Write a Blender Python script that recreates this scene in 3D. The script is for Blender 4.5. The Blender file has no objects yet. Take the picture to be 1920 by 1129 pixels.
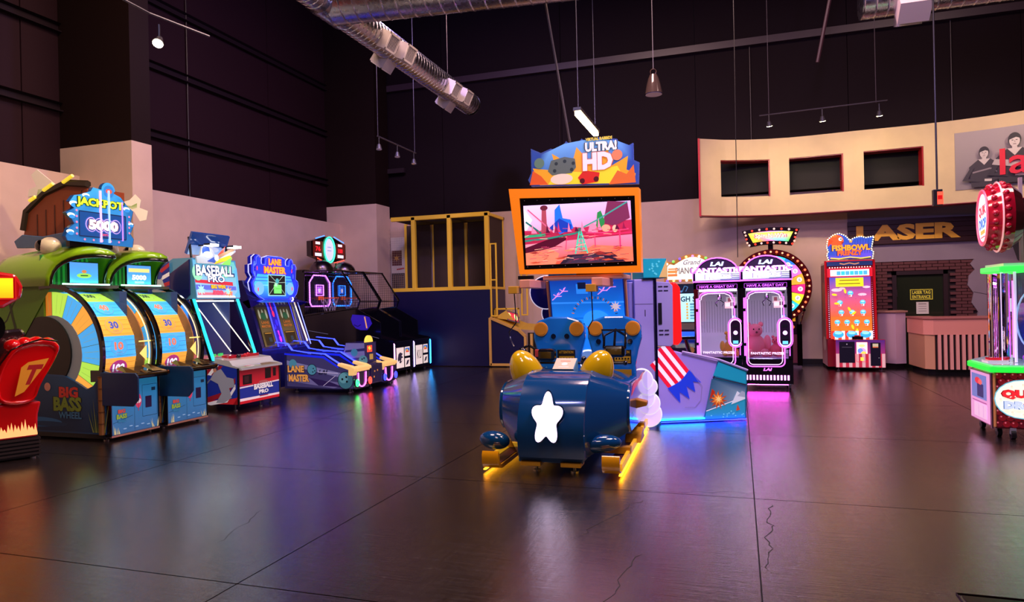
import bpy, math, random
from mathutils import Matrix, Vector
random.seed(7)
SC=bpy.context.scene
COL=SC.collection
PI=math.pi
def V(*a): return Vector(a)
# ------------------------------------------------------------------ camera
F=1290.0; YAW=math.atan(425/F); ROLL=0.0218
fw=V(-math.sin(YAW),math.cos(YAW),0); r0=V(math.cos(YAW),math.sin(YAW),0); up0=V(0,0,1)
rr=r0*math.cos(ROLL)-up0*math.sin(ROLL); uu=up0*math.cos(ROLL)+r0*math.sin(ROLL)
cd=bpy.data.cameras.new('camera'); cam=bpy.data.objects.new('camera',cd); COL.objects.link(cam)
cam.matrix_world=Matrix(((rr.x,uu.x,-fw.x,0),(rr.y,uu.y,-fw.y,0),(rr.z,uu.z,-fw.z,1.5),(0,0,0,1)))
cd.sensor_width=36; cd.lens=36*F/1920; cd.shift_y=0.0018; cd.clip_start=.05
SC.camera=cam
# ------------------------------------------------------------------ world, exposure, big lights
w=bpy.data.worlds.new('world'); SC.world=w; w.use_nodes=True
w.node_tree.nodes['Background'].inputs[0].default_value=(.02,.012,.02,1); w.node_tree.nodes['Background'].inputs[1].default_value=.3
SC.view_settings.view_transform='Standard'; SC.view_settings.look='None'; SC.view_settings.exposure=0.0; SC.view_settings.gamma=1
SC.view_settings.use_curve_mapping=False
def area(name,loc,size,watt,col,target=None):
    l=bpy.data.lights.new(name,'AREA'); l.size=size; l.energy=watt; l.color=col
    o=bpy.data.objects.new(name,l); o.location=loc; COL.objects.link(o)
    if target is not None: o.rotation_euler=(Vector(target)-Vector(loc)).to_track_quat('-Z','Y').to_euler()
    return o
def spot(name,loc,target,watt,col,ang=70,blend=.8,r=.05):
    l=bpy.data.lights.new(name,'SPOT'); l.energy=watt; l.color=col; l.spot_size=math.radians(ang); l.spot_blend=blend; l.shadow_soft_size=r
    o=bpy.data.objects.new(name,l); o.location=loc; COL.objects.link(o)
    o.rotation_euler=(Vector(target)-Vector(loc)).to_track_quat('-Z','Y').to_euler(); return o
area('high_bay_fill',(-5.5,5.5,8.9),2.2,400,(1,.66,.55))  # unseen ceiling fills added for the ambient light of off-view high bays
area('high_bay_fill',(1.5,5.5,8.9),2.2,340,(1,.68,.60))
area('high_bay_fill',(-2,9.3,9.0),2.2,540,(1,.64,.60))
area('high_bay_fill',(4.5,9.3,9.0),2.0,300,(1,.66,.58))
area('high_bay_fill',(-2,-1,8.9),2.2,270,(1,.72,.62))
area('violet_fill',(-2.5,3.5,5.2),.5,75,(.45,.42,1),(-4.5,9,6))  # unseen violet fills added to tint ducts, left wall, plaster and pod
area('violet_fill',(3.0,7.5,5.6),.4,45,(.6,.4,1),(3.2,11.3,5.9))
area('violet_fill',(-5.2,10.0,7.4),.4,170,(.42,.32,1),(-8.8,14.6,2.5))
area('violet_fill',(1.2,9.6,6.6),.5,45,(.72,.42,1),(3.5,16.4,2.2))
area('violet_fill',(.6,6.4,4.9),.4,150,(.48,.36,1),(-.2,8.7,.4))
# ------------------------------------------------------------------ materials
def lin(c):
    if isinstance(c,str): c=tuple(int(c[i:i+2],16)/255 for i in (0,2,4))
    return tuple((x/12.92 if x<=.04045 else ((x+.055)/1.055)**2.4) for x in c)+(1.0,)
_M={}
def mat(kind):
    if kind in _M: return _M[kind]
    m=bpy.data.materials.new(kind); m.use_nodes=True; n=m.node_tree.nodes; L=m.node_tree.links
    p=n['Principled BSDF']; a=n.new('ShaderNodeAttribute'); a.attribute_name='col'
    L.new(a.outputs[0],p.inputs['Base Color'])
    def S(k,v): p.inputs[k].default_value=v
    if kind=='matte': S('Roughness',.75)
    elif kind=='blackwall': S('Roughness',.7); S('Specular IOR Level',.15)
    elif kind=='paint': S('Roughness',.38)
    elif kind=='satin': S('Roughness',.5)
    elif kind=='gloss': S('Roughness',.12); S('Coat Weight',.6); S('Coat Roughness',.05)
    elif kind=='metal': S('Metallic',1.0); S('Roughness',.28)
    elif kind=='chrome': S('Metallic',1.0); S('Roughness',.1)
    elif kind=='fur':
        S('Roughness',.95); S('Sheen Weight',.5)
        t=n.new('ShaderNodeTexNoise'); t.inputs['Scale'].default_value=60; b=n.new('ShaderNodeBump'); b.inputs['Strength'].default_value=.6
        L.new(t.outputs[0],b.inputs['Height']); L.new(b.outputs[0],p.inputs['Normal'])
    elif kind=='wallpaint':
        S('Roughness',.8)
        t=n.new('ShaderNodeTexNoise'); t.inputs['Scale'].default_value=2.5; t.inputs['Detail'].default_value=5
        g=n.new('ShaderNodeTexCoord'); L.new(g.outputs['Object'],t.inputs[0])
        mx=n.new('ShaderNodeMix'); mx.data_type='RGBA'; mx.blend_type='MULTIPLY'; mx.inputs[0].default_value=.35
        r=n.new('ShaderNodeValToRGB'); r.color_ramp.elements[0].color=(.75,.75,.75,1); r.color_ramp.elements[0].position=.3; r.color_ramp.elements[1].position=.65
        L.new(t.outputs[0],r.inputs[0]); L.new(a.outputs[0],mx.inputs[6]); L.new(r.outputs[0],mx.inputs[7]); L.new(mx.outputs[2],p.inputs['Base Color'])
        t2=n.new('ShaderNodeTexNoise'); t2.inputs['Scale'].default_value=90; L.new(g.outputs['Object'],t2.inputs[0])
        b=n.new('ShaderNodeBump'); b.inputs['Strength'].default_value=.08; L.new(t2.outputs[0],b.inputs['Height']); L.new(b.outputs[0],p.inputs['Normal'])
    elif kind=='wood':
        S('Roughness',.45)
        g=n.new('ShaderNodeTexCoord'); mp=n.new('ShaderNodeMapping'); mp.inputs['Scale'].default_value=(3,3,40); t=n.new('ShaderNodeTexNoise'); t.inputs['Scale'].default_value=2
        L.new(g.outputs['Object'],mp.inputs[0]); L.new(mp.outputs[0],t.inputs[0])
        mx=n.new('ShaderNodeMix'); mx.data_type='RGBA'; mx.blend_type='MULTIPLY'; mx.inputs[0].default_value=.4
        L.new(a.outputs[0],mx.inputs[6]); L.new(t.outputs[1],mx.inputs[7]); L.new(mx.outputs[2],p.inputs['Base Color'])
    elif kind=='galv':
        S('Metallic',1.0); S('Roughness',.3)
        t=n.new('ShaderNodeTexVoronoi'); t.inputs['Scale'].default_value=14; g=n.new('ShaderNodeTexCoord'); L.new(g.outputs['Object'],t.inputs[0])
        mr=n.new('ShaderNodeMapRange'); mr.inputs[3].default_value=.22; mr.inputs[4].default_value=.32; L.new(t.outputs[0],mr.inputs[0]); L.new(mr.outputs[0],p.inputs['Roughness'])
    elif kind=='concrete':
        g=n.new('ShaderNodeNewGeometry')
        def noise(sc,det=6,rough=.6,dist=0,vec=None):
            t=n.new('ShaderNodeTexNoise'); t.inputs['Scale'].default_value=sc; t.inputs['Detail'].default_value=det; t.inputs['Roughness'].default_value=rough; t.inputs['Distortion'].default_value=dist
            L.new(vec or g.outputs['Position'],t.inputs[0]); return t.outputs[0]
        big=noise(.9,5,.6,.6); fine=noise(14,6,.7)
        r=n.new('ShaderNodeValToRGB'); e=r.color_ramp.elements; e[0].position=.3; e[0].color=(.005,.003,.0033,1); e[1].position=.72; e[1].color=(.018,.011,.011,1)
        L.new(big,r.inputs[0])
        mx=n.new('ShaderNodeMix'); mx.data_type='RGBA'; mx.blend_type='OVERLAY'; mx.inputs[0].default_value=.55
        L.new(r.outputs[0],mx.inputs[6]); L.new(fine,mx.inputs[7]); L.new(mx.outputs[2],p.inputs['Base Color'])
        # scuffs: stretched noise in two directions
        scs=[]
        for ang,sc in ((.5,(1.2,26,1)),(-.7,(22,1.5,1)),(1.3,(2,30,1))):
            mp=n.new('ShaderNodeMapping'); mp.inputs['Rotation'].default_value=(0,0,ang); mp.inputs['Scale'].default_value=sc; L.new(g.outputs['Position'],mp.inputs[0])
            scs.append(noise(1.6,8,.75,.8,mp.outputs[0]))
        ad=n.new('ShaderNodeMath'); ad.operation='ADD'; L.new(scs[0],ad.inputs[0]); L.new(scs[1],ad.inputs[1])
        a2=n.new('ShaderNodeMath'); a2.operation='ADD'; L.new(ad.outputs[0],a2.inputs[0]); L.new(scs[2],a2.inputs[1])
        mr=n.new('ShaderNodeMapRange'); mr.inputs[1].default_value=1.1; mr.inputs[2].default_value=1.95; mr.inputs[3].default_value=.11; mr.inputs[4].default_value=.31
        L.new(a2.outputs[0],mr.inputs[0]); L.new(mr.outputs[0],p.inputs['Roughness'])
        b=n.new('ShaderNodeBump'); b.inputs['Strength'].default_value=.10; b.inputs['Distance'].default_value=.02
        wv=noise(5,4,.6); a3=n.new('ShaderNodeMath'); a3.operation='ADD'; L.new(wv,a3.inputs[0]); L.new(a2.outputs[0],a3.inputs[1])
        L.new(a3.outputs[0],b.inputs['Height']); L.new(b.outputs[0],p.inputs['Normal'])
        S('Specular IOR Level',.8); S('Coat Weight',.9); S('Coat IOR',2.35); L.new(b.outputs[0],p.inputs['Coat Normal']); m2=n.new('ShaderNodeMath'); m2.operation='MULTIPLY'; m2.inputs[1].default_value=.85; L.new(mr.outputs[0],m2.inputs[0]); L.new(m2.outputs[0],p.inputs['Coat Roughness'])
    elif kind=='glass':
        n.remove(p); o=n['Material Output']; tr=n.new('ShaderNodeBsdfTransparent'); gl=n.new('ShaderNodeBsdfGlossy'); gl.inputs['Roughness'].default_value=.03
        tr.inputs[0].default_value=(.93,.96,.96,1); fr=n.new('ShaderNodeFresnel'); fr.inputs[0].default_value=1.45; mx=n.new('ShaderNodeMixShader')
        L.new(fr.outputs[0],mx.inputs[0]); L.new(tr.outputs[0],mx.inputs[1]); L.new(gl.outputs[0],mx.inputs[2]); L.new(mx.outputs[0],o.inputs[0])
    elif kind=='net':
        n.remove(p); o=n['Material Output']; tr=n.new('ShaderNodeBsdfTransparent'); df=n.new('ShaderNodeBsdfDiffuse'); L.new(a.outputs[0],df.inputs[0])
        mx=n.new('ShaderNodeMixShader'); mx.inputs[0].default_value=.85
        L.new(tr.outputs[0],mx.inputs[1]); L.new(df.outputs[0],mx.inputs[2]); L.new(mx.outputs[0],o.inputs[0])
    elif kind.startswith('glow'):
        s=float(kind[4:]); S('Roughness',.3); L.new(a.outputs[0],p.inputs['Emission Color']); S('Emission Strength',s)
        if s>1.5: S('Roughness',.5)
    _M[kind]=m; return m
# ------------------------------------------------------------------ mesh builder
_T={}
def glyph(s,bold):
    k=(s,bold)
    if k in _T: return _T[k]
    c=bpy.data.curves.new('t','FONT'); c.body=s; c.size=1; c.resolution_u=2; c.offset=bold; c.align_x='CENTER'; c.align_y='CENTER'
    o=bpy.data.objects.new('t',c); COL.objects.link(o); dg=bpy.context.evaluated_depsgraph_get(); dg.update()
    me=bpy.data.meshes.new_from_object(o.evaluated_get(dg))
    vs=[(v.co.x,v.co.y) for v in me.vertices]; fs=[tuple(f.vertices) for f in me.polygons]
    bpy.data.objects.remove(o); bpy.data.curves.remove(c); bpy.data.meshes.remove(me)
    x0=min(v[0] for v in vs); x1=max(v[0] for v in vs); y0=min(v[1] for v in vs); y1=max(v[1] for v in vs)
    vs=[((x-(x0+x1)/2)/(x1-x0),(y-(y0+y1)/2)/(y1-y0)) for x,y in vs]
    _T[k]=(vs,fs); return _T[k]
def arc(cx,cy,r,a0,a1,n,ry=None):
    ry=ry or r; return [(cx+r*math.cos(math.radians(a0+(a1-a0)*i/n)),cy+ry*math.sin(math.radians(a0+(a1-a0)*i/n))) for i in range(n+1)]
class B:
    def __init__(s): s.v=[]; s.f=[]; s.c=[]; s.m=None; s.pc=[]
    def add(s,vs,fs,col):
        k=len(s.v); s.pc.append((k,len(s.f)))
        for v in vs:
            v=Vector(v); s.v.append(s.m@v if s.m else v)
        vc=None
        if isinstance(col,list): vc=[lin(c) for c in col]
        else: lc=lin(col)
        for f in fs:
            s.f.append(tuple(k+i for i in f)); s.c.append([vc[i] for i in f] if vc else [lc]*len(f))
        return s
    def box(s,x0,x1,y0,y1,z0,z1,col):
        return s.add([(x,y,z) for x in (x0,x1) for y in (y0,y1) for z in (z0,z1)],[(0,1,3,2),(4,6,7,5),(0,4,5,1),(2,3,7,6),(0,2,6,4),(1,5,7,3)],col)
    def prism(s,pts,ax,a0,a1,col):
        n=len(pts)
        def P(p,a): return {'x':(a,p[0],p[1]),'y':(p[0],a,p[1]),'z':(p[0],p[1],a)}[ax]
        ar=sum(pts[i][0]*pts[(i+1)%n][1]-pts[(i+1)%n][0]*pts[i][1] for i in range(n))
        if (ar<0)!=(ax=='y'): pts=pts[::-1]
        return s.add([P(p,a0) for p in pts]+[P(p,a1) for p in pts],[tuple(range(n))[::-1],tuple(range(n,2*n))]+[(i,(i+1)%n,n+(i+1)%n,n+i) for i in range(n)],col)
    def cyl(s,p0,p1,ra,rb,n,col,caps=True):
        p0=Vector(p0); p1=Vector(p1); d=(p1-p0).normalized(); a=d.orthogonal().normalized(); b=d.cross(a)
        vs=[p+(a*math.cos(2*PI*i/n)+b*math.sin(2*PI*i/n))*r for p,r in ((p0,ra),(p1,rb)) for i in range(n)]
        fs=[(i,(i+1)%n,n+(i+1)%n,n+i) for i in range(n)]
        if caps: fs+=[tuple(range(n))[::-1],tuple(range(n,2*n))]
        return s.add(vs,fs,col)
    def tube(s,pts,r,col,n=6,closed=False):
        P=[Vector(p) for p in pts]; N=len(P); vs=[]; a=None
        for i,p in enumerate(P):
            if closed: d=(P[(i+1)%N]-P[i-1])
            else: d=P[min(i+1,N-1)]-P[max(i-1,0)]
            d.normalize()
            a=d.orthogonal() if a is None else a-d*a.dot(d)
            if a.length<1e-5: a=d.orthogonal()
            a=a.normalized(); b=d.cross(a)
            vs+=[p+(a*math.cos(2*PI*j/n)+b*math.sin(2*PI*j/n))*r for j in range(n)]
        fs=[]
        for i in range(N if closed else N-1):
            k=((i+1)%N)*n
            for j in range(n): fs.append((i*n+j,i*n+(j+1)%n,k+(j+1)%n,k+j))
        if not closed: fs+=[tuple(range(n))[::-1],tuple(range((N-1)*n,N*n))]
        return s.add(vs,fs,col)
    def ball(s,c,r,col,nu=16,nv=10,lo=-90,hi=90,ax=None):
        c=Vector(c); r=r if isinstance(r,tuple) else (r,r,r)
        q=Vector((0,0,1)).rotation_difference(Vector(ax)) if ax else None
        vs=[];fs=[]
        for j in range(nv+1):
            t=math.radians(lo+(hi-lo)*j/nv)
            for i in range(nu):
                a=2*PI*i/nu; v=Vector((r[0]*math.cos(t)*math.cos(a),r[1]*math.cos(t)*math.sin(a),r[2]*math.sin(t)))
                if q: v=q@v
                vs.append(c+v)
        for j in range(nv):
            for i in range(nu): fs.append((j*nu+i,j*nu+(i+1)%nu,(j+1)*nu+(i+1)%nu,(j+1)*nu+i))
        if lo>-90: fs.append(tuple(range(nu))[::-1])
        if hi<90: fs.append(tuple(range(nv*nu,(nv+1)*nu)))
        return s.add(vs,fs,col)
    def loft(s,rings,col,closed=False):
        n=len(rings[0]); vs=[p for r in rings for p in r]; fs=[]
        for j in range(len(rings)-1):
            for i in range(n if closed else n-1): fs.append((j*n+i,j*n+(i+1)%n,(j+1)*n+(i+1)%n,(j+1)*n+i))
        return s.add(vs,fs,col)
    def grid(s,o,ux,uy,nx,ny,r,col,clip=None):
        o=Vector(o);ux=Vector(ux);uy=Vector(uy)
        for i in range(nx+1):
            s.cyl(o+ux*(i/nx),o+ux*(i/nx)+uy,r,r,4,col)
        for j in range(ny+1):
            s.cyl(o+uy*(j/ny),o+uy*(j/ny)+ux,r,r,4,col)
        return s
class Art(B):
    """flat print on a plane: each shape lies a hair above the last"""
    def __init__(s,o,ux,uy,step=.0005):
        super().__init__(); s.o=Vector(o); s.ux=Vector(ux).normalized(); s.uy=Vector(uy).normalized(); s.n=s.ux.cross(s.uy); s.k=1; s.step=step
    def poly(s,pts,col):
        off=s.n*(s.k*s.step); s.k+=1
        n=len(pts); ar=sum(pts[i][0]*pts[(i+1)%n][1]-pts[(i+1)%n][0]*pts[i][1] for i in range(n))
        idx=tuple(range(n)) if ar>0 else tuple(range(n))[::-1]
        s.add([s.o+s.ux*x+s.uy*y+off for x,y in pts],[idx],col); return s
    def rect(s,x0,y0,x1,y1,col): return s.poly([(x0,y0),(x1,y0),(x1,y1),(x0,y1)],col)
    def grad(s,x0,y0,x1,y1,cb,ct): return s.poly([(x0,y0),(x1,y0),(x1,y1),(x0,y1)],[cb,cb,ct,ct])
    def circ(s,cx,cy,r,col,ry=None,n=20): return s.poly(arc(cx,cy,r,0,360-360/n,n-1,ry),col)
    def star(s,cx,cy,r,r2,n,col,a=90): return s.poly([(cx+(r if i%2==0 else r2)*math.cos(math.radians(a+180*i/n)),cy+(r if i%2==0 else r2)*math.sin(math.radians(a+180*i/n))) for i in range(2*n)],col)
    def line(s,pts,w,col):
        off=s.n*(s.k*s.step); s.k+=1
        for (x0,y0),(x1,y1) in zip(pts[:-1],pts[1:]):
            d=math.hypot(x1-x0,y1-y0) or 1; nx,ny=-(y1-y0)/d*w/2,(x1-x0)/d*w/2
            s.add([s.o+s.ux*x+s.uy*y+off for x,y in ((x0+nx,y0+ny),(x0-nx,y0-ny),(x1-nx,y1-ny),(x1+nx,y1+ny))],[(0,1,2,3)],col)
        return s
    def text(s,t,cx,cy,w,h,col,out=None,bold=.02,ob=.06,shear=0,rot=0,arch=0):
        for c,b,g in ([(out,ob,1.06)] if out else [])+[(col,bold,1)]:
            vs,fs=glyph(t,b); off=s.n*(s.k*s.step); s.k+=1; q=[]
            for x,y in vs:
                X=x*w*g+(y*h*shear); Y=y*h*g+arch*(1-(2*x)**2)
                X,Y=X*math.cos(rot)-Y*math.sin(rot),X*math.sin(rot)+Y*math.cos(rot)
                q.append(s.o+s.ux*(cx+X)+s.uy*(cy+Y)+off)
            s.add(q,fs,c)
        return s
def FRONT(o=(0,0,0),**k): return Art(o,(1,0,0),(0,0,1),**k)      # faces local -Y
def SIDE(x=0,**k): return Art((x,0,0),(0,-1,0),(0,0,1),**k)      # faces local -X ; u = -y
SPLIT={'corner_post','hook_arm','end_cap','hinge','side_trim','interior_light','pink_side_bar','lamp_face','strut','trim_edge','edge_trim','neon_line','white_tube','blue_neon','red_neon','post','light_tubes','panel_edge','crossbar','black_edge','ball_button','hand_rest','red_post','cross_beam','mount_block','light_strip','flood_arm','bulb_bar','head_strap_','violet_tube','roof_light','plaster_patch','stand','door_frame','neon_outline','panel_neon','sector'}
def P(name,b,m='paint',parent=None,smooth=0,bevel=0,label=None):
    if name in SPLIT and len(b.pc)>1:
        ks=b.pc+[(len(b.v),len(b.f))]; o=None
        for (v0,f0),(v1,f1) in zip(ks[:-1],ks[1:]):
            q=B(); q.v=b.v[v0:v1]; q.f=[tuple(i-v0 for i in f) for f in b.f[f0:f1]]; q.c=b.c[f0:f1]; o=P(name,q,m,parent,smooth,bevel,label)
        return o
    me=bpy.data.meshes.new(name); me.from_pydata([tuple(v) for v in b.v],[],b.f)
    at=me.color_attributes.new('col','FLOAT_COLOR','CORNER'); fl=[x for f in b.c for c in f for x in c]; at.data.foreach_set('color',fl)
    me.materials.append(mat(m)); o=bpy.data.objects.new(name,me); COL.objects.link(o)
    if smooth:
        me.polygons.foreach_set('use_smooth',[True]*len(me.polygons)); me.set_sharp_from_angle(angle=math.radians(smooth))
    if parent: o.parent=parent
    if bevel:
        md=o.modifiers.new('bevel','BEVEL'); md.width=bevel; md.segments=2; md.limit_method='ANGLE'; md.angle_limit=.6
    if label: o['label']=label
    return o
def T(name,label,cat,loc=(0,0,0),rz=0,group=None):
    o=bpy.data.objects.new(name,None); COL.objects.link(o); o.location=loc; o.rotation_euler=(0,0,rz); o['label']=label; o['category']=cat
    if group: o['group']=group
    return o
def tag(o,label,cat,group=None):
    o['label']=label; o['category']=cat
    if group: o['group']=group
    return o
def struct(o): o['kind']='structure'; return o
def dup(o,loc=None,label=None,parent=None):
    c=o.copy(); COL.objects.link(c)
    if parent: c.parent=parent
    if loc: c.location=loc
    if label: c['label']=label
    for ch in list(o.children): dup(ch,parent=c)
    return c
def ic(o): # bolt/feet helper
    return o
def feet(root,pts,r=.025,h=.06,col='8a8a8a'):
    for x,y in pts:
        P('foot',B().cyl((x,y,0),(x,y,.012),r*1.2,r*1.2,10,'b0b0b0').cyl((x,y,.012),(x,y,h),r*.4,r*.4,8,col),'metal',root)
L90=PI/2
# ================================================================== SETTING
BEIGE='d6b8a4'; BLK='241016'
WY=16.5; LX=-9.85; SX=-10.25; RX=8.5; CZ=9.6
fl=struct(P('floor',B().box(SX-.2,RX,-4,WY+.5,-.12,-.02,'0c0808'),'matte'))
xs=[-10.3,-8.05,-5.34,-2.63,.08,2.79,5.5,8.5]; ys=[-4,-1.9,.6,3.085,5.43,7.985,10.5,13.05,16.7]
g=.004
for i in range(len(xs)-1):
    for j in range(len(ys)-1):
        P('slab',B().box(xs[i]+g,xs[i+1]-g,ys[j]+g,ys[j+1]-g,-.02,0,'302624'),'concrete',fl)
def crack(pts,w=.006):
    b=B(); n=len(pts)
    q=[]; 
    for i,(x,y) in enumerate(pts):
        q.append((x+random.uniform(-.015,.015),y+random.uniform(-.015,.015)))
    vs=[];fs=[]
    for i,(x,y) in enumerate(q):
        a=q[max(i-1,0)]; c=q[min(i+1,n-1)]; d=math.hypot(c[0]-a[0],c[1]-a[1]) or 1; ww=w*random.uniform(.3,1)*(0.2 if i in(0,n-1) else 1)
        vs+=[(x-(c[1]-a[1])/d*ww/2,y+(c[0]-a[0])/d*ww/2,.0008),(x+(c[1]-a[1])/d*ww/2,y-(c[0]-a[0])/d*ww/2,.0008)]
    fs=[(2*i,2*i+1,2*i+3,2*i+2) for i in range(n-1)]
    b.add(vs,fs,'080505'); P('crack',b,'matte',fl)
def seg(a,b,n): return [(a[0]+(b[0]-a[0])*i/n+random.uniform(-.02,.02),a[1]+(b[1]-a[1])*i/n+random.uniform(-.02,.02)) for i in range(n+1)]
crack(seg((-.78,3.0),(-.62,3.5),9)+seg((-.66,3.55),(-.58,4.1),8)); crack(seg((-1.0,4.3),(-.72,5.2),12)); crack(seg((.12,4.0),(.19,5.3),22),.009)
crack(seg((-1.3,5.35),(.1,5.6),16),.004); crack(seg((-3.2,3.6),(-3.4,4.3),9),.004)
hb=B().box(1.02,1.28,3.62,3.92,0,.004,'1a1314'); hb.tube([(1.0,3.6,.004),(1.3,3.6,.004),(1.3,3.94,.004),(1.0,3.94,.004)],.004,'3a3030',closed=True)
P('floor_hatch',hb,'metal',fl)
# left wall: beige liner below, dark steel siding above
wl=struct(P('wall_left',B().box(LX-.15,LX,-4,15.7,0,3.65,BEIGE),'wallpaint'))
yy=-4
k=0
while yy<15.7:
    y1=min(yy+2.9,15.7); P('siding_panel',B().box(SX-.05,SX-(.012 if k%2 else 0),yy+.006,y1-.006,3.4,CZ,BLK),'blackwall',wl); yy=y1; k+=1
P('siding_back',B().box(SX-.2,SX-.06,-4,WY,0,CZ,'0c0809'),'matte',wl)
for z in (4.77,6.04,7.25):
    for a,b_ in ((-4,8.2),(8.6,15.69)):
        P('girt',B().prism([(SX,z-.07),(SX+.09,z-.07),(SX+.09,z-.05),(SX+.02,z-.03),(SX+.02,z+.05),(SX+.09,z+.07),(SX,z+.07)],'y',a,b_,'1c0f15'),'blackwall',wl)
P('conduit',B().cyl((SX+.03,10.9,3.7),(SX+.03,10.9,7.6),.012,.012,6,'241a20'),'paint',wl)
struct(P('baseboard_left',B().box(LX,LX+.015,-4,15.7,0,.1,'1a1214'),'paint'))
for i,(y0,y1) in enumerate(((8.2,8.58),(15.69,16.4))):
    c=struct(P('trim_%d'%(i+1),B().box(SX,-8.78,y0,y1,0,4.12,BEIGE),'wallpaint'))
    P('upper_cladding',B().box(SX,-8.785,y0+.005,y1-.005,4.12,CZ,'1a0c0a'),'blackwall',c)
    P('rafter',B().box(SX,-3.0,y0+.08,y0+.3,CZ-.5,CZ-.05,'1a1114'),'paint',c)
# back wall
wb=struct(P('wall_back',B().box(SX-.2,2.28,WY,WY+.15,0,3.82,BEIGE),'wallpaint'))
for i in range(6):
    x0=SX-.2+i*3.2; P('siding_panel',B().box(x0+.006,min(x0+3.2,RX)-.006,WY+.02,WY+.12,3.82,CZ,'170a10'),'blackwall',wb)
P('header_beam',B().box(SX,RX,WY-.12,WY+.02,7.18,7.34,'3a2a34'),'paint',wb)
P('girt',B().box(SX,-8.3,WY-.16,WY-.06,5.0,5.12,'2a1d24'),'paint',wb)
for x in (-4.1,.35,4.3): P('conduit',B().cyl((x,WY-.01,4.9),(x,WY-.01,7.2),.014,.014,6,'2a1c22'),'paint',wb)
struct(P('baseboard_back',B().box(-5.3,2.28,WY-.015,WY,0,.12,'171013'),'paint'))
struct(P('ceiling',B().box(SX-.2,RX,-4,WY+.3,CZ,CZ+.1,'140d10'),'matte'))
struct(P('wall_right',B().box(RX,RX+.1,-4,WY+.3,0,CZ,'2a1f22'),'wallpaint'))
struct(P('wall_front',B().box(SX-.2,RX,-4.1,-4,0,CZ,'2a1f22'),'wallpaint'))
# diagonal braces hanging from roof
for a,b_ in (((-4.6,14.5,9.5),(-3.2,14.6,4.35)),((2.6,13.2,9.2),(1.9,13.6,5.4))):
    pass
tag(P('brace_rod',B().cyl((-2.75,9.2,7.6),(-2.15,9.4,3.45),.018,.018,6,'4a4040'),'paint'),'thin dark steel rod slanting from roof down behind the tall screen sign','rod')
tag(P('brace_rod',B().cyl((2.05,14.2,8.6),(1.55,14.6,6.05),.035,.035,6,'4a2c34'),'paint'),'short slanting dark red steel rod high under roof, right of the bell lamp','rod')
# curved fascia over the laser entrance
cp=[(-.72,15.24),(-.25,15.56),(.24,15.76),(.68,15.87),(1.1,15.92),(1.55,15.91),(1.93,15.88),(2.33,15.84),(2.75,15.83),(3.12,15.81),(3.6,15.78),(3.87,15.74),(4.2,15.68),(4.55,15.6),(4.87,15.5),(5.18,15.37),(5.6,15.17),(6.1,14.9),(6.9,14.4)]
def cy(x):
    for (a,b_),(c,d) in zip(cp[:-1],cp[1:]):
        if a<=x<=c: return b_+(d-b_)*(x-a)/(c-a)
    return cp[-1][1]
wins=[(-.31,.70),(1.09,2.14),(2.52,3.6)]
Z0,Z1,W0,W1=3.28,4.92,3.68,4.48
cuts=sorted(set([round(-.72+i*.127,3) for i in range(61)]+[x for w_ in wins for x in w_]))
fb=B(); rb=B()
def slabseg(b,x0,x1,z0,z1,y_off,th,col):
    ya,yb=cy(x0)+y_off,cy(x1)+y_off
    b.add([(x0,ya,z0),(x1,yb,z0),(x1,yb,z1),(x0,ya,z1),(x0,ya+th,z0),(x1,yb+th,z0),(x1,yb+th,z1),(x0,ya+th,z1)],[(0,1,2,3),(5,4,7,6),(3,2,6,7),(1,0,4,5),(4,0,3,7),(1,5,6,2)],col)
for a,b_ in zip(cuts[:-1],cuts[1:]):
    inw=any(w_[0]-1e-4<=a and b_<=w_[1]+1e-4 for w_ in wins)
    for z0,z1 in ([(Z0,W0),(W1,Z1)] if inw else [(Z0,Z1)]): slabseg(fb,a,b_,z0,z1,0,.12,'dcc39a')
    slabseg(rb,a,b_,Z0-.015,Z0,-.005,.32,'8c1420')
    if inw: slabseg(rb,a,b_,W1-.02,W1,.02,.3,'8c1420'); slabseg(rb,a,b_,W0,W0+.015,.03,.28,'b0a080')
cw=struct(P('wall_fascia',fb,'wallpaint',smooth=30))
P('red_edge',rb,'paint',cw)
e=B(); e.box(-.76,-.72,15.2,15.56,Z0-.02,Z1,'c01018')
for w_ in wins: e.box(w_[1]-.03,w_[1],cy(w_[1])+.01,cy(w_[1])+.3,W0,W1,'a01018')
P('red_return',e,'paint',cw)
# near-black sheet whose colour stands for the unlit room behind the openings
P('dark_void_backing',B().box(-.72,5.2,16.3,16.42,3.85,4.6,'120e0e'),'matte',cw)
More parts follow.
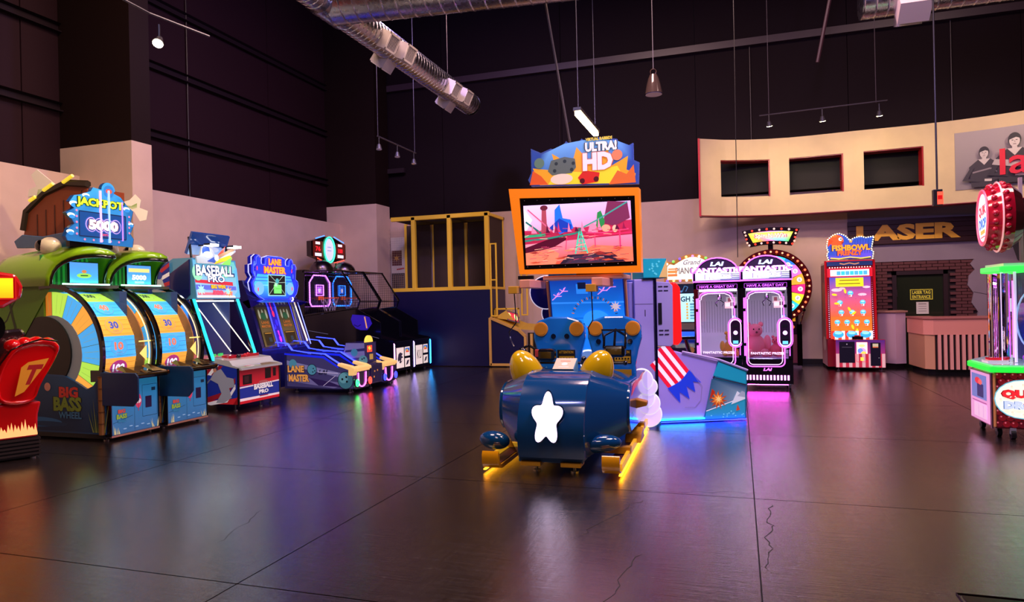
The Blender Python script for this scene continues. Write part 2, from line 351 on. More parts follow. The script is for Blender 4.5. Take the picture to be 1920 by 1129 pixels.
# mural on the fascia: a generic grey picture of two figures
mb=B(); xm=[4.12+i*.13 for i in range(20)]
for a,b_ in zip(xm[:-1],xm[1:]): slabseg(mb,a,b_,3.53,4.66,-.012,.01,['8d8184','8d8184','a79a9a','a79a9a']*2)
mu=tag(P('grey_mural',mb,'satin'),'grey photographic mural of two figures on curved cream fascia, top right','mural')
d=V(.93,-.37,0).normalized()
A=Art((4.2,15.62,0),(.92,-.3,0),(0,0,1),step=.0012); 
def fig(a,x,z,s,dk,skin,hair):
    a.poly([(x-.22*s,z),(x-.26*s,z+.42*s),(x-.1*s,z+.56*s),(x+.1*s,z+.56*s),(x+.27*s,z+.42*s),(x+.2*s,z)],dk)
    a.poly([(x-.1*s,z+.56*s),(x,z+.44*s),(x+.1*s,z+.56*s)],skin); a.line([(x-.2*s,z+.3*s),(x+.1*s,z+.36*s),(x+.22*s,z+.28*s)],.03*s,'8a7c80'); a.rect(x-.035*s,z+.5*s,x+.035*s,z+.62*s,skin); a.circ(x,z+.7*s,.09*s,hair,.115*s); a.circ(x,z+.675*s,.072*s,skin,.095*s); a.poly([(x-.075*s,z+.70*s),(x-.06*s,z+.79*s),(x+.03*s,z+.80*s),(x+.078*s,z+.71*s),(x+.02*s,z+.735*s)],hair); a.rect(x-.04*s,z+.685*s,x-.015*s,z+.695*s,hair); a.rect(x+.015*s,z+.685*s,x+.04*s,z+.695*s,hair); a.line([(x,z+.68*s),(x+.006*s,z+.65*s)],.006*s,'8a7470'); a.rect(x-.02*s,z+.622*s,x+.02*s,z+.63*s,'7a5c5c'); a.line([(x+.24*s,z+.4*s),(x+.32*s,z+.2*s),(x+.1*s,z+.12*s)],.07*s,dk); a.line([(x+.12*s,z+.12*s),(x+.0*s,z+.13*s)],.05*s,skin)
    a.poly([(x-.24*s,z+.4*s),(x-.38*s,z+.15*s),(x-.1*s,z+.1*s),(x-.1*s,z+.16*s),(x-.28*s,z+.18*s),(x-.17*s,z+.4*s)],dk)
fig(A,.38,3.55,.95,'352c30','cfc2bd','2a2224'); fig(A,.86,3.58,1.15,'2c2428','d6c8c2','241d1f')
A.poly([(.5,3.95),(.95,3.85),(1.4,4.15),(1.35,4.22),(.95,3.98),(.55,4.05)],'b9acaa')
P('figures',A,'satin',mu)
A=Art((5.0,15.27,0),(.88,-.475,0),(0,0,1)); A.text('laser',.50,3.98,1.5,.5,'d01428',bold=.01)
b=B(); b.v=A.v; b.f=A.f; b.c=A.c
lo=tag(P('fascia_letters',b,'glow0.25'),'red lower-case letters mounted on the grey mural at top right','sign'); md=lo.modifiers.new('s','SOLIDIFY'); md.thickness=.03
# laser entrance recess
lw=struct(P('wall_recess',B().box(2.28,RX,WY-.02,WY+.15,2.2,3.5,'8a7a88'),'wallpaint'))
P('plaster_backing',B().box(2.28,RX,WY+.02,WY+.15,0,2.2,'2c1a1c'),'wallpaint',lw)
jag=[(4.60,0),(4.64,.5),(4.58,.8),(4.68,1.1),(4.56,1.3),(4.60,1.5),(4.50,1.66),(4.52,1.85),(4.63,1.98),(4.55,2.1),(4.63,2.2),(8.4,2.2),(8.4,0)]
P('broken_plaster',B().prism(jag,'y',WY-.06,WY+.02,'8a7a88'),'wallpaint',lw)
P('plaster_patch',B().prism([(2.2,2.05),(2.42,1.98),(2.5,1.86),(2.38,1.74),(2.2,1.8)],'y',WY-.05,WY+.02,'93838f').prism([(2.2,1.42),(2.5,1.4),(2.6,1.25),(2.45,1.1),(2.2,1.12)],'y',WY-.05,WY+.02,'93838f'),'wallpaint',lw)
A=FRONT((0,WY-.061,0)); A.line([(4.6,1.52),(4.85,1.46),(5.1,1.5),(5.3,1.42)],.012,'3a2c34'); A.line([(4.9,1.46),(5.0,1.2),(4.95,.9)],.008,'3a2c34'); P('plaster_crack',A,'matte',lw)
bm=None; bc=0
for r_ in range(33):
    z=2.13-r_*.066
    if z<.05: break
    off=.105*(r_%2)
    x=2.3-off
    while x<4.62:
        x1=x+.2
        if x1>2.32 and not (3.1<x+.1<4.2 and z<1.95) and x1<4.75:
            if bm is None:
                o=P('brick',B().box(0,.198,0,.05,0,.057,'5a2c30'),'matte',lw,bevel=.004); bm=o
            else:
                o=bm.copy(); COL.objects.link(o); o.parent=lw
            o.location=(x,WY-.03+random.uniform(-.006,.004),z); bc+=1
        x+=.21
    if bc>285: break
# sign plank and letters
sg=T('laser_sign','dark brown board sign with big gold LASER lettering above the entrance','sign',(3.44,WY-.04,2.83))
for i in range(5): P('plank',B().box(-1.17,1.5,-.05,0,-.25+i*.102,-.25+i*.102+.098,'3a161a'),'wood',sg,bevel=.004)
A=FRONT((0,-.055,0)); A.text('LASER',-.03,-.01,1.95,.34,'f0b038',bold=.05); b=B(); b.v=A.v;b.f=A.f;b.c=A.c
o=P('lettering',b,'satin',sg); o.modifiers.new('s','SOLIDIFY').thickness=.025
# entrance door
dr=struct(P('door_1',B().box(3.19,4.06,WY-.02,WY+.02,0,1.91,'23281e'),'gloss'))
P('door_frame',B().box(3.11,3.19,WY-.07,WY,0,1.99,'2c1a20').box(4.06,4.14,WY-.07,WY,0,1.99,'2c1a20').box(3.11,4.14,WY-.07,WY,1.91,1.99,'2c1a20'),'paint',dr)
A=FRONT((0,WY-.021,0)); A.rect(3.45,1.38,3.87,1.60,'c8b93c'); A.rect(3.465,1.395,3.855,1.585,'2e3020'); A.text('LASER TAG',3.66,1.535,.34,.07,'e0d048'); A.text('ENTRANCE',3.66,1.44,.34,.07,'e0d048')
A.rect(3.56,1.08,3.79,1.33,'c8b8b4')
for i in range(4): A.line([(3.6,1.29-i*.05),(3.75,1.29-i*.05)],.016 if i==0 else .008,'6a5a5a')
P('door_sign',A,'glow0.15',dr)
P('door_hinge',B().cyl((3.2,WY-.03,1.45),(3.2,WY-.03,1.6),.012,.012,8,'b0a8a8'),'metal',dr)
# ================================================================== COUNTER
t=T('reception_counter','pink-topped laser tag counter with vertical slatted front','counter',(0,0,0))
ctr=[(3.28,15.35),(3.36,14.62),(5.9,14.75),(5.9,15.35)]
P('body',B().prism([(3.24,15.6),(3.3,14.62),(3.42,14.52),(6.2,14.66),(6.2,15.3),(3.6,15.3),(3.6,15.6)],'z',.09,.74,'1b1216'),'paint',t)
P('kick_plate',B().prism([(3.28,15.58),(3.34,14.66),(3.44,14.57),(6.2,14.7),(6.2,15.3),(3.6,15.3),(3.6,15.58)],'z',0,.09,'120c0f'),'paint',t)
P('upper_band',B().prism([(3.2,15.6),(3.26,14.6),(3.4,14.48),(6.25,14.62),(6.25,15.34),(3.6,15.3),(3.6,15.6)],'z',.74,1.03,'f09c88'),'satin',t)
P('worktop',B().prism([(3.18,15.62),(3.24,14.58),(3.39,14.45),(6.3,14.6),(6.3,15.36),(3.6,15.32),(3.6,15.62)],'z',1.03,1.06,'b87068'),'satin',t,bevel=.006)
P('end_panel',B().prism([(3.215,15.58),(3.28,14.6),(3.42,14.5),(3.44,14.53),(3.3,14.63),(3.26,15.58)],'z',.1,.74,'d49a74'),'satin',t)
x=3.47
while x<6.15:
    P('slat',B().box(x,x+.052,14.475+(x-3.4)*.05,14.54+(x-3.4)*.05,.1,.74,'f0a898'),'satin',t); x+=.098
t=T('side_counter','lilac plywood side counter with sloping shaded end beside the slatted counter','counter',(0,0,0))
P('body',B().prism([(2.72,16.35),(2.72,15.9),(3.0,15.62),(3.2,15.72),(3.2,16.35)],'z',.1,1.14,'c8a4b4'),'satin',t)
P('cap',B().prism([(2.68,16.38),(2.68,15.88),(2.99,15.58),(3.24,15.70),(3.24,16.38)],'z',1.14,1.17,'b08070'),'satin',t)
P('kick_plate',B().prism([(2.74,16.3),(2.74,15.93),(3.0,15.66),(3.17,15.75),(3.17,16.3)],'z',0,.1,'140e10'),'paint',t)
t=T('computer_monitor','small lit white monitor standing on the counter near the clear drop machine','monitor',(4.62,15.0,1.06))
P('screen_housing',B().box(-.2,.2,0,.03,.06,.34,'121014'),'paint',t,bevel=.004)
A=FRONT((0,-.001,0)); A.rect(-.18,.075,.18,.325,'dfe6ea'); P('screen',A,'glow0.8',t)
P('stand',B().box(-.02,.02,0,.04,0,.1,'121014').box(-.1,.1,-.04,.1,0,.012,'121014'),'paint',t)
# ================================================================== CEILING HARDWARE
def duct(name,label,p0,p1,r,rib=.11,pitch=None,col='b8b4ba'):
    t=T(name,label,'duct',p0); p0=Vector(p0); p1=Vector(p1)-p0; n=int(p1.length/rib); dd=p1.normalized(); rings=[]
    a=dd.orthogonal().normalized(); c=dd.cross(a); seg_=24
    for i in range(n+1):
        for off,rad in ((-.012,r),(0,r+.008),(.012,r)):
            q=dd*(i*rib+off); rings.append([q+(a*math.cos(2*PI*j/seg_)+c*math.sin(2*PI*j/seg_))*rad for j in range(seg_)])
    P('spiral_tube',B().loft(rings,col,True),'galv',t,smooth=25)
    P('end_cap',B().cyl(p1+dd*0,p1+dd*.02,r*1.02,r*1.02,24,'8c888c').cyl(dd*-.02,V(0,0,0),r*1.02,r*1.02,24,'8c888c'),'galv',t,smooth=30)
    return t
def vent(t,y,side,r,alongx=False):
    """square register box on a duct; y = distance along, side = angle round the tube"""
    M=Matrix.Translation((0,y,0))@Matrix.Rotation(side,4,'Y')@Matrix.Diagonal((.72,.72,1,1))
    if alongx: M=Matrix.Rotation(-PI/2,4,'Z')@M
    b=B(); b.m=M; b.box(-.19,.19,-.22,.22,-r-.14,-r+.1,'c9bcb0'); bx=P('register_box',b,'satin',t)
    b=B(); b.m=M; 
    for (x0,x1,y0,y1) in ((-.19,.19,-.22,-.18),(-.19,.19,.18,.22),(-.19,-.15,-.22,.22),(.15,.19,-.22,.22)): b.box(x0,x1,y0,y1,-r-.155,-r-.14,'e0d4c4')
    P('register_frame',b,'satin',bx)
    b=B(); b.m=M; b.box(-.15,.15,-.18,.18,-r-.142,-r-.14,'2a2428')
    for i in range(7): b.box(-.15,.15,-.17+i*.052,-.15+i*.052,-r-.15,-r-.142,'b8aca4')
    P('louvre',b,'satin',bx)
DX,DZ=-5.35,5.75
t=duct('spiral_duct','long silver spiral air duct running back over the left machines',(DX,3.5,DZ),(DX,13.7,DZ),.22)
for y in (10.2-3.5,12.75-3.5):
    vent(t,y,math.radians(-65),.22); vent(t,y,math.radians(38),.22); 
    vent(t,y-.55,math.radians(-62),.2)
tb=P('collar',B().cyl((0,4.6,0),(0,5.2,0),.25,.25,24,'bdb9c4'),'galv',t,smooth=30)
for y in (5.5,9.0): P('hanger_wire',B().cyl((0,y,.2),(0,y,CZ-DZ),.006,.006,5,'6a6468'),'metal',t)
t=duct('branch_duct','wide silver branch duct crossing the top of view with blue sheen',(-5.3,8.4,5.84),(-1.2,8.9,5.84),.38,.2)
t=duct('end_duct','silver duct stub at top right with square white register',(1.82,11.3,5.86),(8.0,11.3,5.86),.28,.16)
vent(t,.62,math.radians(20),.28,True); b=B(); b.m=Matrix.Rotation(-PI/2,4,'Z')@Matrix.Translation((0,.62,0))@Matrix.Rotation(math.radians(-38),4,'Y'); b.prism([(-.2,-.24),(.2,-.34),(.2,-.5),(-.2,-.5)],'x',-.16,.16,'cbb8a8'); P('scoop',b,'satin',t)
for x in (.9,3.4): P('hanger_wire',B().cyl((x,0,.2),(x,0,CZ-6.02),.006,.006,5,'6a6468'),'metal',t)
# linear lamp
t=T('linear_pendant_lamp','glowing warm white batten lamp hanging above the big screen','lamp',(-1.74,8.42,3.7))
P('diffuser',B().box(-.035,.035,-.55,.55,-.03,.02,'ffe0a0'),'glow22',t,bevel=.01)
P('housing',B().box(-.045,.045,-.57,.57,.02,.06,'3a3028'),'paint',t)
for y in (-.5,.5): P('cable',B().cyl((0,y,.06),(0,y,CZ-3.7),.005,.005,5,'57504a'),'paint',t)
# high-bay bell
t=T('bell_pendant_lamp','unlit dark bell-shaped pendant lamp hanging on a thin cable','lamp',(-1.3,11.9,5.0))
rg=[]
for r_,z in ((.03,.34),(.06,.33),(.09,.26),(.12,.15),(.145,.02),(.15,0)): rg.append([V(r_*math.cos(2*PI*i/20),r_*math.sin(2*PI*i/20),z) for i in range(20)])
P('shade',B().loft(rg,'4a3a34',True),'gloss',t,smooth=40); P('lens',B().cyl((0,0,-.01),(0,0,.01),.14,.14,20,'5c5a80'),'gloss',t)
P('hook',B().tube([(.05*math.cos(a),0,.38+.05*math.sin(a)) for a in [i*PI/6 for i in range(12)]],.008,'6a5048',closed=True),'metal',t)
P('cable',B().cyl((0,0,.42),(0,0,CZ-5.0),.006,.006,5,'7a7478'),'paint',t)
# track lights
def headlamp(t,p,dirn,on,name='spot_head'):
    p=Vector(p); d=Vector(dirn).normalized(); h=P(name,B().cyl(p+V(0,0,.16),p,.012,.012,6,'2a2628').cyl(p-d*.03,p+d*.06,.03,.055,14,'3a3638'),'paint',t,smooth=30)
    P('bulb',B().cyl(p+d*.058,p+d*.066,.05,.05,14,'fff0b8' if on else 'd8d0d8'),'glow%d'%(30 if on else 0.0) if on else 'gloss',h)
t=T('track_light','ceiling track with three lit spot heads over the curved cream fascia','lamp',(0,0,0))
P('rail',B().tube([(.45,14.1,5.0),(1.5,14.0,5.0),(2.62,13.9,5.0)],.012,'3a3438'),'paint',t)
for x in (.62,1.55,2.5): headlamp(t,(x,14.0,4.82),(.1,.35,-.9),True)
for x in (.62,2.45): P('cable',B().cyl((x,14.0,5.0),(x,14.0,CZ),.006,.006,5,'4a4248'),'paint',t)
for x,tx in ((.62,.3),(1.55,1.8),(2.5,3.4)): spot('track_beam',(x,14.02,4.75),(tx,15.9,3.9),115,(1,.80,.42),105,1)
spot('track_beam',(5.2,13.6,5.0),(5.0,15.4,4.0),80,(1,.78,.62),110,1)
t=T('track_light','dark ceiling track with three unlit spot heads near the far left column','lamp',(0,0,0))
P('rail',B().cyl((-6.1,11.0,4.55),(-6.1,12.55,4.55),.014,.014,6,'3a3438'),'paint',t)
for y in (11.05,11.75,12.45): headlamp(t,(-6.1,y,4.38),(.05,-.1,-1),False)
for y in (11.02,12.5): P('cable',B().cyl((-6.1,y,4.55),(-6.1,y,CZ),.006,.006,5,'4a4248'),'paint',t)
t=T('track_light','glaring warm spot lamp on a bent track beside the left column','lamp',(0,0,0))
P('rail',B().tube([(-5.5,4.3,4.5),(-5.62,5.5,4.52),(-5.5,6.2,4.52)],.012,'3a3438'),'paint',t); headlamp(t,(-5.6,5.6,4.28),(.25,-.55,-.8),True)
spot('left_beam',(-5.6,5.6,4.2),(-9.2,6.6,2.3),300,(1,.78,.38),115,1)
spot('left_beam',(-6.4,1.6,4.6),(-4.3,2.4,0),520,(1,.5,.1),50,1)  # unseen orange spot added for the warm patch on the floor
t=T('hanging_exit_box','small black box with red lit sign hanging on a pole before the fascia','sign',(2.35,9.7,2.68))
P('box',B().box(-.05,.05,-.04,.04,-.1,.1,'171214'),'paint',t,bevel=.006); A=FRONT((.02,-.041,0)); A.rect(-.03,-.085,.035,.07,'ff5a3c'); A.rect(0-.05/2,0-.1/4,0+.05/2,0+.1/4,'b01010'); P('red_sign',A,'glow0.9',t)
P('pole',B().cyl((0,0,.1),(0,0,CZ-2.68),.011,.011,6,'1c1619'),'paint',t)
tag(P('hanging_power_cord',B().tube([(.02,12.4,CZ),(.02,12.4,6),(.01,12.42,4),(.0,12.5,2.2)],.007,'1c1618'),'paint'),'thin black power cord dropping from the roof to the claw machines','cord')
# ================================================================== WHEEL MACHINES (left wall)
def wheel_unit(label,yc):
    t=T('wheel_game_machine',label,'arcade machine',(-6.9,yc,0),L90,'fish-headed wheel machines'); t.scale=(.84,1,1)
    W=.43; cy_,cz=.90,1.0; R=.82
    prof=[(.06,.08),(.06,.80),(.13,.82),(.17,.72),(.24,.64),(.34,.60),(.5,.68),(.7,.76),(1.75,.80),(1.75,.08)]
    bd=P('cabinet',B().prism(prof,'x',-W,W,'184a78').box(-W,W,.1,1.7,.03,.08,'0c0a10'),'paint',t)
    A=SIDE(-W-.002)
    A.poly([(-.08,.1),(-.08,.78),(-.13,.8),(-.17,.7),(-.24,.63),(-.34,.585),(-.5,.66),(-.7,.74),(-1.72,.78),(-1.72,.1)],['0f2f52']*4+['164a72']*5+['0e2a4c'])
    A.circ(-1.15,.2,.42,'2b6fa6',.06); A.circ(-.95,.18,.3,'123c62',.03)
    A.text('BIG',-.62,.56,.3,.13,'d83a2c','101010',bold=.05); A.text('BASS',-.64,.42,.44,.17,'7fa02e','101010',bold=.05); A.text('WHEEL',-.6,.29,.36,.08,'3f86b4','0c2030',bold=.03)
    A.circ(-.95,.62,.05,'e6a088')
    for i in range(9):
        x=-.24+i*.022; A.poly([(x-.01,.1),(x+.01,.1),(x-.08+i*.02,.34+.08*(i%3))],'55703a' if i%2 else '8a9a4a')
    P('side_print',A,'satin',bd)
    post=B()
    for i in range(5): post.cyl((-W-.02,.1,.08+i*.135),(-W-.02,.1,.08+i*.135+.125,),.034,.036,10,'8a5a2a').cyl((-W-.02,.1,.08+i*.135+.125),(-W-.02,.1,.08+i*.135+.135),.04,.04,10,'5c3414')
    P('bamboo_post',post,'satin',bd,smooth=30)
    # back body behind wheel
    bk=P('rear_body',B().prism([(1.0,.5),(1.75,.5),(1.78,1.85),(1.0,1.85)],'x',-W+.01,W,'55801c'),'paint',t)
    A=SIDE(-W-.001); A.poly([(-1.78,.62),(-.85,1.83),(-1.76,1.86)],'5c8a1e'); 
    A.poly([(-1.78,.5)]+[(-a,b_) for a,b_ in arc(.85,1.0,.84,40,-30,10)[::-1]]+[(-1.75,.42)] if False else [(-1.77,.6),(-1.5,.62),(-1.45,1.2),(-1.6,1.25),(-1.77,1.2)],'8c9468')
    A.line([(-1.77,1.3),(-1.6,1.42),(-1.5,1.6),(-1.3,1.84)],.02,'16240c'); A.line([(-1.77,1.15),(-1.62,1.22),(-1.45,1.16),(-1.38,1.2)],.015,'16240c'); A.line([(-1.6,1.84),(-1.5,1.45),(-1.45,1.3)],.04,'24380e')
    P('side_print',A,'satin',bk)
    # wheel drum with number bands
    wh=B(); N=18; r=.75; x0,x1=-W+.05,.2
    cols=['3fa0d8','e59a3c','3fa0d8','9fd04a','3fa0d8','e59a3c','3f9ad8','9fd04a','e59a3c']
    for i in range(N):
        a0=math.radians(i*20-4); a1=math.radians(i*20+16)
        p=[(x,cy_-math.cos(a)*r,cz+math.sin(a)*r) for x in (x0,x1) for a in (a0,a1)]
        wh.add(p,[(0,1,3,2)],cols[i%9])
    wd=P('drum',wh,'glow1.3',t)
    nums=['10','30','40','500','25','20','15','30','75','10','50','40','30','20','25','15','40','100']
    A=None
    for i in (17,0,1,2,3,4):
        am=math.radians(i*20+6); n=V(0,-math.cos(am),math.sin(am)); o=V((x0+x1)/2,cy_,cz)+n*r*math.cos(math.radians(10))+n*.012
        a=Art(o,(1,0,0),V(0,math.sin(am),math.cos(am))); big=nums[i]=='100'
        for k in range(4): a.line([(-.3,-.11+k*.06),(.3,-.105+k*.06)],.004,'2a5a86' if cols[i%9].startswith('3f') else '9a6a2a')
        a.circ(0,0,.145,'a02c70' if big else cols[i%9],.105); 
        if not big: a.line([(p_[0],p_[1]) for p_ in arc(0,0,.14,0,360,24,.1)],.005,'6a7a80')
        a.text(nums[i],0,.01,.2 if big else .15,.1,'f0e8f8' if big else ('e07050' if nums[i] in('10','40') else ('303030' if nums[i]=='500' else '3550a0')),'60104a' if big else None,bold=.05)
        a.text('TICKETS',0,-.07,.1,.02,'6a6a6a' if not big else 'd0a0c0')
        if A is None: A=a
        else: k0=len(A.v); A.v+=a.v; A.f+=[tuple(k0+q for q in f) for f in a.f]; A.c+=a.c
    P('number_print',A,'glow1.2',wd)
    # side sectors
    A=SIDE(x0-.004,step=.0002); sc=['3f9ad8','e59a3c','3fa0e0','a8d44a','b5651e','3f9ad8','e59a3c','9fd04a','3f9ad8']
    for i in range(18):
        a0=i*20-10; q=arc(-cy_,cz,.75,a0,a0+20,4)+arc(-cy_,cz,.46,a0+20,a0,4); A.poly(q,sc[(i+8)%9]); 
        A.line([q[0],q[-1]],.006,'3a5a30')
        for k in range(2):
            aa=math.radians(a0+6+k*7); A.line([(-cy_+.5*math.cos(aa),cz+.5*math.sin(aa)),(-cy_+.72*math.cos(aa),cz+.72*math.sin(aa))],.004,'7a8a40')
    P('sector_disc',A,'glow1.1',t)
    P('hub_cover',B().cyl((x0-.02,cy_,cz),(x0-.012,cy_,cz),.47,.47,32,'9fb4b8'),'satin',t)
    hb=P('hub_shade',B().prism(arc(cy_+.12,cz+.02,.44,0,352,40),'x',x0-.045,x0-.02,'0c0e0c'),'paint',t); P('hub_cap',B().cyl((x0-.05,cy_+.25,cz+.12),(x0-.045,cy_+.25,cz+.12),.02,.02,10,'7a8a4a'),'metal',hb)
    # far inner side wall with pointer
    P('inner_wall',B().prism(arc(cy_,cz,.76,-10 if False else 95,222,18)+[(cy_,cz)],'x',.33,.35,'d08a4a'),'satin',t)
    P('backdrop',B().box(.2,.33,.4,1.1,.62,1.75,'33507a'),'satin',t)
    a=FRONT((0,.1,0)); a.poly([(.2,.98),(.33,1.08),(.33,.88)],'f4d070'); a.rect(.19,1.12,.42,1.135,'ffe27a'); P('pointer',a,'glow1.2',t)
    # arches
    for x in (-W,W):
        q=arc(cy_,cz,R,197,80,30); b=B(); b.loft([[V(x-s_,p_[0]+(p_[0]-cy_)*k,p_[1]+(p_[1]-cz)*k) for s_,k in ((.022,-.03),(.022,.03),(-.022,.03),(-.022,-.03))] for p_ in [(cy_-(c[0]-cy_)*-1,c[1]) for c in q]],'0d0b0f',True)
        P('arch_rim',b,'gloss',t,smooth=40)
    q=arc(cy_,cz,R,200,95,24); b=B(); b.loft([[V(-W+.02,p_[0],p_[1]),V(W-.02,p_[0],p_[1])] for p_ in q],'ffffff'); P('dome_glass',b,'glass',t,smooth=40)
    P('light_strip',B().tube([(-W+.05,p_[0],p_[1]) for p_ in arc(cy_,cz,.79,200,120,16)],.008,'bfe8ff').tube([(W-.04,p_[0],p_[1]) for p_ in arc(cy_,cz,.79,200,120,16)],.008,'ffd8a0'),'glow1.5',t)
    # fish head hood
    b=B(); rings=[]
    NS=22
    for j in range(15):
        s_=j/14; ring=[]
        for i in range(NS+1):
            th=PI*i/NS; c=math.cos(th); sn=math.sin(th)
            yf=.32+.55*abs(c)**1.6; y=1.78+(yf-1.78)*s_
            d_=(1.78-y)
            h=.40+.07*math.sin(min(1,d_/1.1)*PI*.5)-.24*max(0,(d_-.95)/.93)**1.7
            wv=W+.0+.02*math.sin(s_*PI)-.05*max(0,(d_-1.45)/.45)
            if s_>.97: h-=.03
            ring.append(V(-wv*c*(1+.04*sn),y,1.82+h*max(sn,0)**.7))
        rings.append(ring)
    hd=P('fish_head',b.loft(rings,'84b41c'),'gloss',t,smooth=60); sm=hd.modifiers.new('s','SOLIDIFY'); sm.thickness=.035; sm.offset=-1
    lip=P('mouth_rim',B().tube([p_+V(0,-.005,-.015) for p_ in rings[-1]],.022,'101410',n=8),'gloss',hd,smooth=50)
    b=B()
    for off in (.42,.62): b.tube([V(-(W+.035)*math.cos(PI*i/20)*1.02,1.6-off*1.8+.5*abs(math.cos(PI*i/20)),1.835+(.47 if off<.5 else .44)*math.sin(PI*i/20)**.8) for i in range(2,10)],.012,'3f5e10')
    for x in (-.26,.26):
        ey=P('eye',B().ball((x,1.05,2.31),(.12,.15,.115),'f4e8c8',20,12),'gloss',hd,smooth=60); P('pupil',B().ball((x-.075,1.13,2.32),(.055,.075,.07),'0c0a0a',14,8),'gloss',ey,smooth=60)
    P('chin_deck',B().box(-W,W,.62,1.75,1.79,1.83,'2a3a2a'),'gloss',t)
    A=FRONT((0,1.05,0)); 
    for i in range(22): A.rect(-.42+i*.038,1.83,-.42+(i+1)*.038,2.2,'1f8a30' if i%2 else '0d4a1c')
    P('curtain',A,'glow0.7',t)
    sc_=P('display',B().box(-.25,.23,.76,.79,1.85,2.12,'101418'),'paint',t); A=FRONT((0,.759,0)); A.grad(-.24,1.86,.22,2.11,'3f9fd0','4f8fd8')
    if yc<6.9: A.circ(-.01,1.95,.12,'8fc850',.03); A.circ(-.01,2.0,.04,'c87840',.02); A.rect(-.01-.12/2,1.95-.03/4,-.01+.12/2,1.95+.03/4,'2a5a2a')
    else: A.rect(-.21,2.02,.19,2.07,'f0d080'); A.text('5000',-.01,1.95,.28,.07,'ffffff','2a5a80',bold=.06); A.rect(-.1,1.87,.08,1.9,'8fd8e8')
    P('display_image',A,'glow1.3',sc_)
    P('throat_light',B().box(-.38,.38,.72,.735,1.835,1.85,'a0ffd0'),'glow10',t)
    # front door panel
    fr=P('front_panel',B().box(-.40,.40,0,.07,.06,.70,'2c86bc'),'paint',t,bevel=.006)
    A=FRONT((0,-.001,0)); A.grad(-.39,.07,.39,.68,'3f74a8','2f94c8')
    A.line([(-.02,.08),(-.02,.68)],.005,'103048'); A.line([(.12,.22),(.38,.22),(.38,.6),(.12,.6),(.12,.22)],.005,'103048'); A.line([(-.38,.2),(-.05,.26)],.004,'103048')
    A.rect(-.22,.44,-.06,.58,'1c1c40'); A.rect(.17,.32,.28,.46,'24143a'); A.rect(.28,.52,.35,.56,'1a3048')
    A.poly([(-.2,.60),(-.04,.6),(-.08,.67),(-.16,.67)],'e8e8e0'); A.rect(-.21,.585,-.03,.602,'e86050'); A.rect(-.21,.572,-.03,.586,'e0d050')
    A.circ(.045,.42,.055,'e0486c',.085); A.circ(.045,.42,.045,'f0e8e8',.03); A.rect(.04,.3,.05,.53,'b83050')
    A.text('BIG',-.24,.33,.12,.045,'e0503c','201010',bold=.05); A.text('BASS',-.24,.27,.17,.055,'9ab83a','102010',bold=.05); A.text('WHEEL',-.24,.215,.13,.03,'3f96c4','0c2030',bold=.03)
    for i in range(12):
        x=-.37+random.random()*.1 if i<6 else .28+random.random()*.1; A.poly([(x-.008,.07),(x+.008,.07),(x+random.uniform(-.04,.04),.07+random.uniform(.05,.12))],'d0c890')
    for i in range(5): A.circ(-.2+i*.1,.12+.02*(i%2),.03,'9fc8e8',.006)
    P('front_print',A,'glow0.35',fr)
    P('trim_edge',B().box(-.415,-.40,-.01,.08,.05,.72,'0e0c10').box(.40,.415,-.01,.08,.05,.72,'0e0c10').box(-.41,.41,-.012,.02,.04,.062,'c08870'),'gloss',t)
    dk=P('control_deck',B().prism([(-.16,.70),(-.16,.76),(.12,.82),(.3,.82),(.3,.68)],'x',-.41,.41,'121014'),'gloss',t,bevel=.008)
    for x in (-.28,.16): P('deck_plate',B().add([(x,-.14,.772),(x+.2,-.14,.772),(x+.17,.06,.825),(x+.06,.0,.86),(x+.03,.06,.825)],[(0,1,3),(0,3,4),(1,2,3)],'c08a3a'),'metal',dk)
    P('lever_bar',B().cyl((-.36,-.2,.745),(.36,-.2,.745),.016,.016,8,'8a6a3a').cyl((.0,-.2,.745),(.02,-.08,.79),.014,.014,8,'8a6a3a').ball((-.36,-.2,.745),.028,'4a2a1a',10,6).ball((.36,-.2,.745),.028,'4a2a1a',10,6),'metal',dk,smooth=40)
    P('wing_panel',B().prism([(.1,.42),(.1,.80),(-.42,.80),(-.46,.76),(-.46,.5),(-.38,.42)],'x',-W-.035,-W-.01,'12385c'),'paint',t,bevel=.006)
    feet(t,[(-.36,.12),(.36,.12),(-.36,1.6),(.36,1.6)],h=.08)
    return t
wheel_unit('near green fish-head wheel machine, screen with green logo, blue side print facing camera',6.42)
u2=wheel_unit('far green fish-head wheel machine, screen reading 5000, standing right of its twin',7.24)
# jackpot topper
t=T('jackpot_sign','wave-shaped blue JACKPOT 5000 sign on boat hull above the fish machines','sign',(-7.55,6.52,2.3),L90)
P('hull',B().prism([(.02,.08),(.75,.08),(1.1,.2),(1.02,.48),(.72,.68),(.35,.78),(.02,.74)],'x',-.12,.42,'8c3c18'),'satin',t)
P('hull_roof',B().tube([(-.12,1.1,.26),(-.12,1.04,.5),(-.12,.72,.71),(-.12,.35,.81),(-.12,.0,.77)],.045,'2a2014',n=6),'paint',t,smooth=40)
b=B()
for i in range(6): b.box(-.126,-.12,.1+i*.15,.1+i*.15+.01,.12,.7-.05*i,'3a1408')
P('plank_joint',b,'matte',t)
b=B()
for (y,z,dy) in ((.92,.62,-.1),(.68,.735,-.16),(.35,.81,-.16)): b.cyl((-.17,y,z),(-.17,y+dy,z-dy*.45),.022,.022,6,'e8c838')
P('roof_light',b,'glow0.9',t)
P('wave_base',B().prism([(.3,.0),(1.15,.03),(1.2,.12),(1.05,.2),(.7,.16),(.3,.2)],'x',-.18,-.10,'1c5c8c'),'gloss',t,bevel=.01)
